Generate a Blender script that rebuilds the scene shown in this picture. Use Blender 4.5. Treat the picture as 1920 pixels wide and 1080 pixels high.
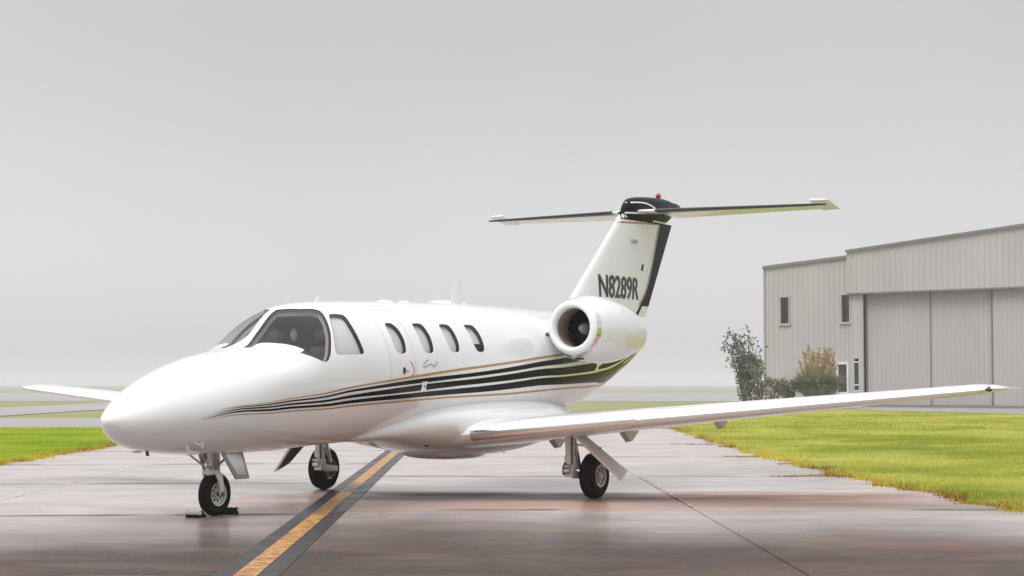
import bpy, bmesh, math, random
import numpy as np
from mathutils import Vector, Matrix
from mathutils.geometry import delaunay_2d_cdt
R = math.radians
random.seed(7)
rng = np.random.default_rng(11)
for o in list(bpy.data.objects):
    bpy.data.objects.remove(o)
SC = bpy.context.scene
COL = SC.collection

# ---------------------------------------------------------------- camera
cam_d = bpy.data.cameras.new('camera')
cam = bpy.data.objects.new('camera', cam_d)
COL.objects.link(cam)
cam.location = (0.0, 0.0, 1.3817)
cam.rotation_euler = (R(90 + 2.898), 0, 0)
cam_d.sensor_width = 36.0
cam_d.lens = 36.0 * 3563.1 / 1920.0
cam_d.clip_start = 0.1
cam_d.clip_end = 9000
SC.camera = cam

# ---------------------------------------------------------------- world: overcast sky
SUN_EL, SUN_AZ = R(58), R(215)          # azimuth of the sun, measured from +Y clockwise
wd = bpy.data.worlds.new('World')
SC.world = wd
wd.use_nodes = True
nt = wd.node_tree
nt.nodes.clear()
out = nt.nodes.new('ShaderNodeOutputWorld')
bg = nt.nodes.new('ShaderNodeBackground')
bg.inputs['Strength'].default_value = 0.1
sky = nt.nodes.new('ShaderNodeTexSky')
sky.sky_type = 'NISHITA'
sky.sun_disc = False
sky.sun_elevation = SUN_EL
sky.sun_rotation = SUN_AZ
sky.dust_density = 5.0
bw = nt.nodes.new('ShaderNodeRGBToBW')
nt.links.new(sky.outputs[0], bw.inputs[0])
tc = nt.nodes.new('ShaderNodeTexCoord')
sep = nt.nodes.new('ShaderNodeSeparateXYZ')
nt.links.new(tc.outputs['Generated'], sep.inputs[0])
ramp = nt.nodes.new('ShaderNodeValToRGB')
ramp.color_ramp.interpolation = 'EASE'
mr = nt.nodes.new('ShaderNodeMapRange')
mr.inputs['From Min'].default_value = 0.0
mr.inputs['From Max'].default_value = 1.0
nt.links.new(sep.outputs['Z'], mr.inputs['Value'])
nt.links.new(mr.outputs[0], ramp.inputs[0])
SKYV = [(0.0, 0.47), (0.06, 0.555), (0.20, 0.465), (0.42, 0.62), (1.0, 1.10)]
cr = ramp.color_ramp
while len(cr.elements) < len(SKYV):
    cr.elements.new(0.5)
for e, (p, v) in zip(cr.elements, SKYV):
    e.position = p
    e.color = (v * .995, v * .997, v * 1.015, 1)
sc_ = nt.nodes.new('ShaderNodeVectorMath')
sc_.operation = 'SCALE'
sc_.inputs['Scale'].default_value = 10.0
# faint unevenness of the fog deck
cl = nt.nodes.new('ShaderNodeTexNoise')
cl.inputs['Scale'].default_value = 3.0
cl.inputs['Detail'].default_value = 4
nt.links.new(tc.outputs['Generated'], cl.inputs['Vector'])
clr = nt.nodes.new('ShaderNodeMapRange')
clr.inputs['From Min'].default_value = 0.3
clr.inputs['From Max'].default_value = 0.7
clr.inputs['To Min'].default_value = 9.6
clr.inputs['To Max'].default_value = 10.4
nt.links.new(cl.outputs['Fac'], clr.inputs['Value'])
nt.links.new(clr.outputs[0], sc_.inputs['Scale'])
nt.links.new(ramp.outputs[0], sc_.inputs[0])
mix = nt.nodes.new('ShaderNodeMix')
mix.data_type = 'RGBA'
mix.inputs[0].default_value = 0.06
nt.links.new(sc_.outputs[0], mix.inputs[6])
nt.links.new(bw.outputs[0], mix.inputs[7])
nt.links.new(mix.outputs[2], bg.inputs['Color'])
nt.links.new(bg.outputs[0], out.inputs['Surface'])

sun_d = bpy.data.lights.new('sun', 'SUN')
sun_d.energy = 1.5
sun_d.angle = R(35)
sun_d.color = (1.0, 0.975, 0.94)
sun = bpy.data.objects.new('sun', sun_d)
COL.objects.link(sun)
sdir = Vector((math.sin(SUN_AZ) * math.cos(SUN_EL), math.cos(SUN_AZ) * math.cos(SUN_EL), math.sin(SUN_EL)))
sun.rotation_euler = sdir.to_track_quat('Z', 'Y').to_euler()
sun.location = (0, 0, 40)

vs = SC.view_settings
vs.view_transform = 'Standard'
vs.look = 'None'
vs.exposure = 0.43
vs.gamma = 1.0
vs.use_curve_mapping = False
SC.cycles.max_bounces = 8
SC.cycles.diffuse_bounces = 3
SC.cycles.glossy_bounces = 4
SC.cycles.transmission_bounces = 4
SC.cycles.transparent_max_bounces = 12
SC.cycles.volume_bounces = 3
SC.cycles.sample_clamp_indirect = 4.0
SC.cycles.use_denoising = True

# ---------------------------------------------------------------- materials
def mat(name, col, rough=0.5, metal=0.0, coat=0.0, ior=1.5, spec=0.5):
    m = bpy.data.materials.new(name)
    m.use_nodes = True
    b = m.node_tree.nodes['Principled BSDF']
    b.inputs['Base Color'].default_value = (*col, 1)
    b.inputs['Roughness'].default_value = rough
    b.inputs['Metallic'].default_value = metal
    b.inputs['Coat Weight'].default_value = coat
    b.inputs['Coat Roughness'].default_value = 0.04
    b.inputs['IOR'].default_value = ior
    b.inputs['Specular IOR Level'].default_value = spec
    return m

def N(m, t, **kw):
    n = m.node_tree.nodes.new(t)
    for k, v in kw.items():
        setattr(n, k, v)
    return n

def L(m, a, b):
    m.node_tree.links.new(a, b)

def noise_mix(m, c1, c2, scale, detail=4, lo=0.35, hi=0.65, coord='Object', stretch=(1, 1, 1), rough=None, bump=0.0, bump_scale=None, src=None):
    """base colour runs between c1 and c2 over a noise; optional roughness range and bump"""
    b = m.node_tree.nodes['Principled BSDF']
    tcn = N(m, 'ShaderNodeTexCoord')
    mp = N(m, 'ShaderNodeMapping')
    mp.inputs['Scale'].default_value = stretch
    L(m, tcn.outputs[coord], mp.inputs[0])
    nz = N(m, 'ShaderNodeTexNoise')
    nz.inputs['Scale'].default_value = scale
    nz.inputs['Detail'].default_value = detail
    L(m, mp.outputs[0], nz.inputs['Vector'])
    mr = N(m, 'ShaderNodeMapRange')
    mr.inputs['From Min'].default_value = lo
    mr.inputs['From Max'].default_value = hi
    L(m, nz.outputs['Fac'], mr.inputs['Value'])
    mx = N(m, 'ShaderNodeMix', data_type='RGBA')
    mx.inputs[6].default_value = (*c1, 1)
    mx.inputs[7].default_value = (*c2, 1)
    L(m, mr.outputs[0], mx.inputs[0])
    L(m, mx.outputs[2], b.inputs['Base Color'])
    if rough:
        r = N(m, 'ShaderNodeMapRange')
        r.inputs['To Min'].default_value = rough[0]
        r.inputs['To Max'].default_value = rough[1]
        L(m, mr.outputs[0], r.inputs['Value'])
        L(m, r.outputs[0], b.inputs['Roughness'])
    if bump:
        n2 = N(m, 'ShaderNodeTexNoise')
        n2.inputs['Scale'].default_value = bump_scale or scale * 8
        n2.inputs['Detail'].default_value = 5
        L(m, mp.outputs[0], n2.inputs['Vector'])
        bp = N(m, 'ShaderNodeBump')
        bp.inputs['Strength'].default_value = bump
        bp.inputs['Distance'].default_value = 0.02
        L(m, n2.outputs['Fac'], bp.inputs['Height'])
        L(m, bp.outputs[0], b.inputs['Normal'])
    return mx, mp

M = {}
M['white'] = mat('white_paint', (0.83, 0.83, 0.835), 0.22, coat=0.6)
noise_mix(M['white'], (0.825, 0.838, 0.855), (0.785, 0.798, 0.815), 1.3, 5, 0.35, 0.75, rough=(0.16, 0.28))
M['black'] = mat('black_gloss_paint', (0.006, 0.007, 0.010), 0.18, coat=0.0, spec=0.08)
M['gold'] = mat('gold_paint', (0.42, 0.23, 0.085), 0.3, coat=0.3)
M['boot'] = mat('black_deicer_rubber', (0.012, 0.012, 0.012), 0.45)
M['rubber'] = mat('tyre_rubber', (0.013, 0.013, 0.013), 0.7, spec=0.10)
noise_mix(M['rubber'], (0.007, 0.007, 0.007), (0.018, 0.017, 0.016), 14, 4, rough=(0.6, 0.8))
M['seal'] = mat('window_seal', (0.012, 0.012, 0.014), 0.45, spec=0.25)
M['chrome'] = mat('polished_aluminium', (0.86, 0.86, 0.87), 0.14, metal=1.0)
M['rudderblack'] = mat('black_rudder_paint', (0.008, 0.009, 0.012), 0.4, spec=0.12)
M['alu'] = mat('bare_aluminium', (0.62, 0.62, 0.63), 0.35, metal=1.0)
M['doorgrey'] = mat('gear_door_grey', (0.34, 0.33, 0.34), 0.3, metal=0.35)
M['gear'] = mat('gear_white_enamel', (0.72, 0.72, 0.72), 0.28, coat=0.3)
M['steel'] = mat('dark_steel', (0.10, 0.10, 0.105), 0.35, metal=0.9)
M['hose'] = mat('black_hose', (0.010, 0.010, 0.010), 0.5, spec=0.2)
M['seam'] = mat('panel_seam', (0.42, 0.42, 0.43), 0.5)
M['shade'] = mat('window_shade_fabric', (0.80, 0.80, 0.79), 0.8)
M['duct'] = mat('intake_duct_tan', (0.33, 0.27, 0.22), 0.35)
M['fan'] = mat('fan_blade_titanium', (0.06, 0.06, 0.065), 0.4, metal=0.7)
M['spinner'] = mat('spinner_grey', (0.40, 0.40, 0.41), 0.35)
M['cockpit'] = mat('cockpit_trim', (0.085, 0.075, 0.078), 0.7)
M['glare'] = mat('glareshield_vinyl', (0.07, 0.072, 0.085), 0.6)
M['leather'] = mat('seat_leather', (0.10, 0.085, 0.08), 0.5)
M['tan'] = mat('tan_window_trim', (0.42, 0.36, 0.33), 0.6)
M['redlens'] = mat('red_lens', (0.45, 0.015, 0.03), 0.15)
M['redmark'] = mat('red_decal', (0.50, 0.06, 0.07), 0.4)
M['greymark'] = mat('grey_decal', (0.22, 0.20, 0.20), 0.4)
M['decal'] = mat('black_decal', (0.012, 0.012, 0.013), 0.3)
M['darkinside'] = mat('cabin_dark', (0.01, 0.01, 0.01), 0.8)

def glass(name, tint, ior=1.45):
    m = bpy.data.materials.new(name)
    m.use_nodes = True
    m.node_tree.nodes.clear()
    o = N(m, 'ShaderNodeOutputMaterial')
    # reflection by viewing angle, the same from both sides of the thin sheet
    geo = N(m, 'ShaderNodeNewGeometry')
    dt = N(m, 'ShaderNodeVectorMath', operation='DOT_PRODUCT')
    L(m, geo.outputs['Incoming'], dt.inputs[0]); L(m, geo.outputs['Normal'], dt.inputs[1])
    ab = N(m, 'ShaderNodeMath', operation='ABSOLUTE'); L(m, dt.outputs['Value'], ab.inputs[0])
    om = N(m, 'ShaderNodeMath', operation='SUBTRACT'); om.inputs[0].default_value = 1.0; L(m, ab.outputs[0], om.inputs[1])
    pw = N(m, 'ShaderNodeMath', operation='POWER'); pw.inputs[1].default_value = 5.0; L(m, om.outputs[0], pw.inputs[0])
    f0 = ((ior - 1) / (ior + 1)) ** 2 * 2
    fr = N(m, 'ShaderNodeMath', operation='MULTIPLY_ADD'); fr.inputs[1].default_value = 1 - f0; fr.inputs[2].default_value = f0
    L(m, pw.outputs[0], fr.inputs[0])
    t = N(m, 'ShaderNodeBsdfTransparent')
    t.inputs['Color'].default_value = (*tint, 1)
    g = N(m, 'ShaderNodeBsdfGlossy')
    g.inputs['Roughness'].default_value = 0.02
    mx = N(m, 'ShaderNodeMixShader')
    L(m, fr.outputs[0], mx.inputs[0])
    L(m, t.outputs[0], mx.inputs[1])
    L(m, g.outputs[0], mx.inputs[2])
    L(m, mx.outputs[0], o.inputs['Surface'])
    return m
M['glass'] = glass('cockpit_glass', (0.80, 0.80, 0.81))
M['pane'] = glass('cabin_glass', (0.85, 0.86, 0.86), 1.25)
M['clear'] = glass('building_glass', (0.35, 0.37, 0.38), 1.5)

# ---------------------------------------------------------------- object helpers
def empty(name, loc=(0, 0, 0), rz=0.0, label=None, cat=None, group=None, kind=None, parent=None):
    o = bpy.data.objects.new(name, None)
    COL.objects.link(o)
    o.location = loc
    o.rotation_euler = (0, 0, rz)
    o.empty_display_size = 0.2
    tag(o, label, cat, group, kind)
    if parent:
        o.parent = parent
    return o

def tag(o, label=None, cat=None, group=None, kind=None):
    if label: o['label'] = label
    if cat: o['category'] = cat
    if group: o['group'] = group
    if kind: o['kind'] = kind
    return o

def link_mesh(name, me, m, parent=None):
    o = bpy.data.objects.new(name, me)
    COL.objects.link(o)
    ms = m if isinstance(m, (list, tuple)) else [m]
    for x in ms:
        me.materials.append(x)
    if parent:
        o.parent = parent
    return o

class MB:
    """collects vertices and faces of one mesh"""
    def __init__(s):
        s.v, s.f, s.mi = [], [], []
    def add(s, vs, fs, mi=0):
        b = len(s.v)
        s.v += [tuple(map(float, q)) for q in vs]
        s.f += [tuple(b + i for i in f) for f in fs]
        s.mi += [mi] * len(fs)
        return s
    def loft(s, rings, closed=True, caps=True, mi=0):
        n = len(rings[0])
        vs = [q for r in rings for q in r]
        fs = []
        for i in range(len(rings) - 1):
            for j in range(n if closed else n - 1):
                k = (j + 1) % n
                fs.append((i * n + j, i * n + k, (i + 1) * n + k, (i + 1) * n + j))
        if caps and closed:
            fs.append(tuple(range(n)))
            fs.append(tuple((len(rings) - 1) * n + j for j in range(n)))
        return s.add(vs, fs, mi)
    def box(s, c, d, rot=None, mi=0):
        h = [x / 2 for x in d]
        vs = [Vector((sx * h[0], sy * h[1], sz * h[2])) for sx in (-1, 1) for sy in (-1, 1) for sz in (-1, 1)]
        if rot is not None:
            vs = [rot @ q for q in vs]
        vs = [q + Vector(c) for q in vs]
        return s.add(vs, [(0, 1, 3, 2), (4, 6, 7, 5), (0, 4, 5, 1), (2, 3, 7, 6), (0, 2, 6, 4), (1, 5, 7, 3)], mi)
    def tube(s, pts, r, n=10, mi=0, caps=True):
        pts = [Vector(q) for q in pts]
        rs = r if isinstance(r, (list, tuple)) else [r] * len(pts)
        rings = []
        up = None
        for i, q in enumerate(pts):
            a = pts[max(i - 1, 0)]; b = pts[min(i + 1, len(pts) - 1)]
            d = (b - a).normalized()
            if up is None:
                up = Vector((0, 0, 1)) if abs(d.z) < 0.9 else Vector((1, 0, 0))
            e1 = (up - d * up.dot(d)).normalized(); e2 = d.cross(e1)
            up = e1
            rings.append([q + (e1 * math.cos(2 * math.pi * j / n) + e2 * math.sin(2 * math.pi * j / n)) * rs[i] for j in range(n)])
        return s.loft(rings, True, caps, mi)
    def lathe(s, prof, c, axis='x', n=32, mi=0, closed_prof=False):
        """prof: (along, radius) pairs, turned about an axis through c"""
        rings = []
        for a, r in prof:
            ring = []
            for j in range(n):
                t = 2 * math.pi * j / n
                u, w = r * math.cos(t), r * math.sin(t)
                q = {'x': (a, u, w), 'y': (u, a, w), 'z': (u, w, a)}[axis]
                ring.append((c[0] + q[0], c[1] + q[1], c[2] + q[2]))
            rings.append(ring)
        if closed_prof:
            rings.append(rings[0])
        return s.loft(rings, True, False, mi)
    def ball(s, c, rad, nu=12, nv=8, mi=0):
        rad = rad if isinstance(rad, (list, tuple)) else (rad,) * 3
        rings = []
        for i in range(nv + 1):
            t = math.pi * min(max(i / nv, 0.02), 0.98)
            rings.append([(c[0] + rad[0] * math.sin(t) * math.cos(2 * math.pi * j / nu), c[1] + rad[1] * math.sin(t) * math.sin(2 * math.pi * j / nu), c[2] + rad[2] * math.cos(t)) for j in range(nu)])
        return s.loft(rings, True, True, mi)
    def build(s, name, m, parent=None, conv=None, angle=35, smooth=True, recalc=True, bevel=0.0, loc=None):
        me = bpy.data.meshes.new(name)
        vs = [conv(q) for q in s.v] if conv else s.v
        me.from_pydata(vs, [], s.f)
        for p, i in zip(me.polygons, s.mi):
            p.material_index = i
        if recalc or bevel:
            bm = bmesh.new()
            bm.from_mesh(me)
            bmesh.ops.remove_doubles(bm, verts=bm.verts, dist=1e-5)
            if bevel:
                es = [e for e in bm.edges if len(e.link_faces) == 2 and e.calc_face_angle(0) > R(40)]
                bmesh.ops.bevel(bm, geom=es, offset=bevel, segments=2, affect='EDGES', profile=0.5)
            if recalc:
                bmesh.ops.recalc_face_normals(bm, faces=bm.faces)
            bm.to_mesh(me)
            bm.free()
        if smooth:
            me.shade_smooth()
            me.set_sharp_from_angle(angle=R(angle))
        o = link_mesh(name, me, m, parent)
        if loc is not None:
            o.location = loc
        return o

# ---- fuselage shape: stations and skin
def pchip(xs,ys,q):
    xs=np.array(xs,float);ys=np.array(ys,float);h=np.diff(xs);dl=np.diff(ys)/h
    m=np.zeros(len(xs))
    for i in range(1,len(xs)-1):
        if dl[i-1]*dl[i]>0:
            w1=2*h[i]+h[i-1];w2=h[i]+2*h[i-1];m[i]=(w1+w2)/(w1/dl[i-1]+w2/dl[i])
    m[0]=dl[0];m[-1]=dl[-1]
    k=np.clip(np.searchsorted(xs,q)-1,0,len(xs)-2);t=(q-xs[k])/h[k]
    return (ys[k]*(1+2*t)*(1-t)**2+m[k]*h[k]*t*(1-t)**2+ys[k+1]*t*t*(3-2*t)+m[k+1]*h[k]*t*t*(t-1))
# stations: x, ztop, zbot, halfwidth, zw (height of max width), n_up, n_low
ST=[(0,1.02,1.02,0,1.02,2,2),
(.04,1.085,.94,.085,1.02,2,2),
(.15,1.165,.84,.185,1.02,2,2),
(.30,1.265,.77,.29,1.03,2,2),
(.60,1.42,.705,.435,1.06,2,2),
(1.0,1.57,.665,.575,1.10,2.05,2.05),
(1.41,1.675,.65,.675,1.17,2.15,2.1),
(1.78,1.735,.645,.735,1.26,2.3,2.15),
(2.0,1.775,.645,.76,1.32,2.35,2.15),
(2.15,1.82,.65,.772,1.35,2.2,2.15),
(2.35,1.96,.65,.785,1.39,2.0,2.15),
(2.6,2.175,.66,.80,1.43,1.97,2.15),
(3.0,2.285,.68,.81,1.46,2,2.1),
(3.5,2.325,.70,.81,1.48,2,2.05),
(5.0,2.375,.73,.81,1.54,2,2),
(6.5,2.40,.76,.81,1.58,2,2),
(7.5,2.40,.82,.79,1.64,2,2),
(8.5,2.385,.95,.68,1.72,2,2),
(9.5,2.38,1.13,.52,1.80,2,2),
(10.5,2.38,1.46,.35,1.95,2,2),
(11.3,2.39,1.79,.22,2.09,2,2),
(11.6,2.40,2.0,.13,2.22,2,2)]
STA=np.array(ST);TS=np.sqrt(STA[:,0]);TMAX=TS[-1]
NTAB=1600
TG=np.linspace(0,TMAX,NTAB)
TAB=np.stack([pchip(TS,STA[:,j],TG) for j in range(1,7)],1)
def smooth(T,sig):
    k=int(sig/(TG[1]-TG[0])*3);w=np.exp(-.5*(np.arange(-k,k+1)*(TG[1]-TG[0])/sig)**2);w/=w.sum()
    out=[]
    for j in range(T.shape[1]):
        a=T[:,j];pad=np.concatenate([2*a[0]-a[k:0:-1],a,2*a[-1]-a[-2:-k-2:-1]])
        out.append(np.convolve(pad,w,'valid'))
    return np.stack(out,1)
TAB=smooth(TAB,.022)
def surf(x,th,off=0.0):
    x=np.asarray(x,float);th=np.asarray(th,float)
    t=np.sqrt(np.maximum(x,0))
    v=[np.interp(t,TG,TAB[:,j]) for j in range(6)]
    zt,zb,b,zw,nu,nl=v
    c=np.cos(th);s=np.sin(th)
    n=np.where(c>=0,nu,nl)
    y=b*np.sign(s)*np.abs(s)**(2/n)
    z=zw+np.where(c>=0,zt-zw,zw-zb)*np.sign(c)*np.abs(c)**(2/n)
    P=np.stack(np.broadcast_arrays(x,y,z),-1)
    return P
def normal(x,th):
    e=1e-3;x=np.maximum(np.asarray(x,float),2e-3)
    du=surf(x*(1+e)+1e-4,th)-surf(x*(1-e),th);dv=surf(x,th+e)-surf(x,th-e)
    n=np.cross(dv,du)
    n/=np.linalg.norm(n,axis=-1,keepdims=True)+1e-12
    # outward
    ref=surf(x,th);zw=np.interp(np.sqrt(x),TG,TAB[:,3])
    o=np.stack([0*ref[...,0],ref[...,1],ref[...,2]-zw],-1)
    sg=np.sign((n*o).sum(-1,keepdims=True));sg[sg==0]=1
    return n*sg
# window outlines and stripe edges as (station, angle) on the skin
D = {'shield': [[1.992, 0.124], [2.292, 0.029], [2.458, 0.051], [2.593, 0.047], [2.671, 0.044], [2.702, 0.135], [2.813, 0.306], [2.989, 0.419], [3.027, 0.481], [2.993, 0.602], [2.926, 0.762], [2.86, 0.922], [2.78, 1.077], [2.708, 1.222], [2.648, 1.294], [2.591, 1.301], [2.538, 1.264], [2.469, 1.177], [2.387, 1.059], [2.323, 0.941], [2.393, 0.947], [2.356, 0.845], [2.31, 0.714], [2.242, 0.506], [2.178, 0.263], [2.129, 0.212], [2.018, 0.222]], 'side': [[3.069, 0.616], [3.136, 0.587], [3.302, 0.615], [3.328, 0.677], [3.307, 0.853], [3.302, 1.029], [3.31, 1.173], [3.313, 1.241], [3.27, 1.276], [3.029, 1.27], [2.849, 1.25], [2.809, 1.204], [2.831, 1.089], [2.943, 0.817]], 'w0': [[3.968, 0.84], [4.008, 0.816], [4.101, 0.823], [4.157, 0.906], [4.176, 1.005], [4.178, 1.114], [4.162, 1.217], [4.134, 1.278], [4.077, 1.298], [4.003, 1.292], [3.961, 1.257], [3.935, 1.164], [3.94, 1.0]], 'w1': [[4.52, 0.852], [4.574, 0.827], [4.701, 0.838], [4.738, 0.922], [4.75, 1.058], [4.743, 1.175], [4.723, 1.263], [4.692, 1.301], [4.621, 1.311], [4.557, 1.298], [4.528, 1.25], [4.504, 1.13], [4.507, 0.975]], 'w2': [[5.086, 0.864], [5.138, 0.843], [5.272, 0.853], [5.312, 0.923], [5.322, 1.026], [5.321, 1.149], [5.302, 1.24], [5.269, 1.296], [5.193, 1.307], [5.125, 1.298], [5.085, 1.245], [5.067, 1.113], [5.075, 0.971]], 'w3': [[5.644, 0.871], [5.699, 0.85], [5.827, 0.859], [5.864, 0.92], [5.886, 1.026], [5.889, 1.143], [5.873, 1.253], [5.83, 1.302], [5.74, 1.309], [5.69, 1.276], [5.66, 1.202], [5.643, 1.036]], 'st': [[[1.225, 1.533], [1.799, 1.646], [2.477, 1.725], [3.038, 1.691], [4.244, 1.61], [5.463, 1.529], [7.033, 1.432], [7.979, 1.409], [8.992, 1.394]], [[1.225, 1.543], [1.8, 1.658], [2.48, 1.74], [3.042, 1.717], [4.246, 1.645], [5.462, 1.564], [7.027, 1.467], [7.969, 1.448], [8.98, 1.44]], [[1.225, 1.557], [1.801, 1.675], [2.484, 1.767], [3.046, 1.739], [4.249, 1.668], [5.464, 1.619], [7.021, 1.514], [7.961, 1.496], [8.969, 1.51]], [[1.225, 1.566], [1.803, 1.696], [2.489, 1.79], [3.052, 1.769], [4.259, 1.73], [5.469, 1.675], [7.019, 1.59], [7.956, 1.6], [8.967, 1.618]], [[1.225, 1.585], [1.806, 1.718], [2.496, 1.821], [3.062, 1.811], [4.263, 1.753], [5.475, 1.711], [7.021, 1.628], [7.962, 1.658], [8.976, 1.69]], [[1.226, 1.605], [1.809, 1.745], [2.504, 1.853], [3.075, 1.854], [4.288, 1.842], [5.494, 1.791], [7.039, 1.737], [7.994, 1.785], [9.027, 1.85]], [[1.226, 1.626], [1.813, 1.768], [2.512, 1.881], [3.085, 1.887], [4.296, 1.866], [5.507, 1.832], [7.048, 1.771], [8.007, 1.818], [9.048, 1.895]], [[1.227, 1.653], [1.819, 1.805], [2.523, 1.918], [3.103, 1.936], [4.324, 1.937], [5.541, 1.92], [7.09, 1.886], [8.084, 1.963], [9.186, 2.114]], [[1.23, 1.692], [1.825, 1.834], [2.533, 1.948], [3.116, 1.965], [4.338, 1.967], [5.557, 1.955], [7.127, 1.96], [8.129, 2.029], [9.255, 2.2]], [[1.231, 1.709], [1.829, 1.853], [2.54, 1.966], [3.127, 1.991], [4.351, 1.993], [5.573, 1.986], [7.146, 1.994], [8.156, 2.063], [9.299, 2.253]]], 'tail_white_up': [[9.034, 1.867], [9.498, 1.899], [9.995, 1.971], [10.504, 2.053], [10.968, 2.046], [11.293, 1.978]], 'misc': [[4.056, 1.532], [4.133, 1.542], [4.211, 1.422], [4.257, 1.497], [4.233, 1.613], [4.446, 1.511], [4.772, 1.448], [4.501, 1.766], [4.62, 1.916], [3.923, 0.543], [4.418, 0.559], [10.809, 2.609]], 'sill': [[1.745, -0.4], [3.891, 0.542], [3.335, 1.536], [4.188, 1.611], [7.663, 1.046]], 'rib': {'red': [[4.191, 1.414], [4.224, 1.444], [4.246, 1.489], [4.26, 1.533], [4.254, 1.577], [4.211, 1.62]], 'c': [[4.58, 1.401], [4.524, 1.425], [4.48, 1.454], [4.464, 1.49], [4.491, 1.502], [4.538, 1.485]], 'wave': [[4.538, 1.485], [4.574, 1.468], [4.596, 1.48], [4.626, 1.466], [4.653, 1.482], [4.689, 1.468]], 'y': [[4.723, 1.432], [4.759, 1.455], [4.721, 1.484], [4.673, 1.505], [4.661, 1.523]], 'starts': [[0.983, 1.546], [0.911, 1.594], [0.853, 1.649], [0.803, 1.698], [0.775, 1.72]]}}
HAZE_D = 0.0007

# ================================================================ GROUND
M['lawn'] = mat('lawn_soil', (0.16, 0.19, 0.03), 0.9)
mx, mp = noise_mix(M['lawn'], (0.205, 0.225, 0.085), (0.26, 0.265, 0.115), 0.12, 6, 0.35, 0.65, bump=0.5, bump_scale=3.0)
M['conc'] = mat('wet_concrete', (0.2, 0.18, 0.17), 0.3)
def wet_concrete(m):
    b = m.node_tree.nodes['Principled BSDF']
    tcn = N(m, 'ShaderNodeTexCoord'); geo = N(m, 'ShaderNodeNewGeometry')
    oi = N(m, 'ShaderNodeObjectInfo')
    def nz(scale, detail, st=(1, 1, 1), rough=.5):
        mp = N(m, 'ShaderNodeMapping'); mp.inputs['Scale'].default_value = st
        L(m, geo.outputs['Position'], mp.inputs[0])
        n = N(m, 'ShaderNodeTexNoise'); n.inputs['Scale'].default_value = scale; n.inputs['Detail'].default_value = detail
        n.inputs['Roughness'].default_value = rough
        L(m, mp.outputs[0], n.inputs['Vector'])
        return n
    def mrange(sock, a, b_, c, d):
        r = N(m, 'ShaderNodeMapRange'); r.inputs['From Min'].default_value = a; r.inputs['From Max'].default_value = b_
        r.inputs['To Min'].default_value = c; r.inputs['To Max'].default_value = d
        L(m, sock, r.inputs['Value']); return r
    def mixc(f, a, b_):
        x = N(m, 'ShaderNodeMix', data_type='RGBA')
        if hasattr(f, 'links') or hasattr(f, 'node'): L(m, f, x.inputs[0])
        else: x.inputs[0].default_value = f
        for s, i in ((a, 6), (b_, 7)):
            if isinstance(s, tuple): x.inputs[i].default_value = (*s, 1)
            else: L(m, s, x.inputs[i])
        return x
    big = nz(.22, 5, (1, .7, 1)); mid = nz(1.3, 6, (.6, 1, 1), .6); fine = nz(22, 6, (.7, 1.0, 1), .75); red = nz(.35, 4, (.5, 1, 1))
    c1 = mixc(mrange(big.outputs['Fac'], .35, .65, 0, 1).outputs[0], (.070, .045, .035), (.165, .118, .098))
    c2 = mixc(mrange(red.outputs['Fac'], .46, .66, 0, .85).outputs[0], c1.outputs[2], (.165, .075, .043))
    blot = nz(.8, 8, (.55, 1.1, 1), .72)
    c25 = mixc(mrange(blot.outputs['Fac'], .46, .58, 0, .85).outputs[0], c2.outputs[2], (.046, .032, .026))
    c3 = mixc(mrange(mid.outputs['Fac'], .44, .62, 0, .65).outputs[0], c25.outputs[2], (.050, .037, .032))
    c4 = mixc(mrange(fine.outputs['Fac'], .42, .68, 0, .55).outputs[0], c3.outputs[2], (.16, .135, .122))
    hs = N(m, 'ShaderNodeHueSaturation')
    L(m, mrange(oi.outputs['Random'], 0, 1, .88, 1.12).outputs[0], hs.inputs['Value'])
    L(m, c4.outputs[2], hs.inputs['Color'])
    L(m, hs.outputs[0], b.inputs['Base Color'])
    # puddled and drier patches
    wet = nz(.28, 5, (.45, 1.2, 1), .55)
    rr = mrange(wet.outputs['Fac'], .38, .66, .19, .34)
    b.inputs['Roughness'].default_value = .55
    L(m, rr.outputs[0], b.inputs['Coat Roughness'])
    # the film of water thins out on the slabs nearest the camera and along the painted under-wing shade
    sp = N(m, 'ShaderNodeSeparateXYZ'); L(m, geo.outputs['Position'], sp.inputs[0])
    def math_(op, a, b_):
        n = N(m, 'ShaderNodeMath', operation=op)
        for i, s in enumerate((a, b_)):
            if isinstance(s, (int, float)): n.inputs[i].default_value = s
            else: L(m, s, n.inputs[i])
        return n.outputs[0]
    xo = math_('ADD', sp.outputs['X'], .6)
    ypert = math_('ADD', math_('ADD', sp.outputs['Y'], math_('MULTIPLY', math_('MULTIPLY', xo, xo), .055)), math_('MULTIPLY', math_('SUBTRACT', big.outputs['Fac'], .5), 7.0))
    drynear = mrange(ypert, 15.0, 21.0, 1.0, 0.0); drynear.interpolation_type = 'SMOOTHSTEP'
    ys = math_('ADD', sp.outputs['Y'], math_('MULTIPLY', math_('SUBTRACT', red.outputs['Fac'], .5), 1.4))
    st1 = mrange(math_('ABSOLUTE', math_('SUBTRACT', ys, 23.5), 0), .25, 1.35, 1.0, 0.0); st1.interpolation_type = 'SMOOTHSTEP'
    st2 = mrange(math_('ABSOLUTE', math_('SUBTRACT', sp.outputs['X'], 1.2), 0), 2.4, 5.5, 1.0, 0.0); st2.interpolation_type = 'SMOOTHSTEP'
    shade_band = math_('MULTIPLY', math_('MULTIPLY', st1.outputs[0], st2.outputs[0]), mrange(mid.outputs['Fac'], .3, .55, .55, 1.0).outputs[0])  # aircraft's shadow and reflection painted onto the slabs as a brown band
    rust1 = mrange(math_('ABSOLUTE', math_('SUBTRACT', ys, 21.9), 0), .2, 1.5, .9, 0.0)
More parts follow.
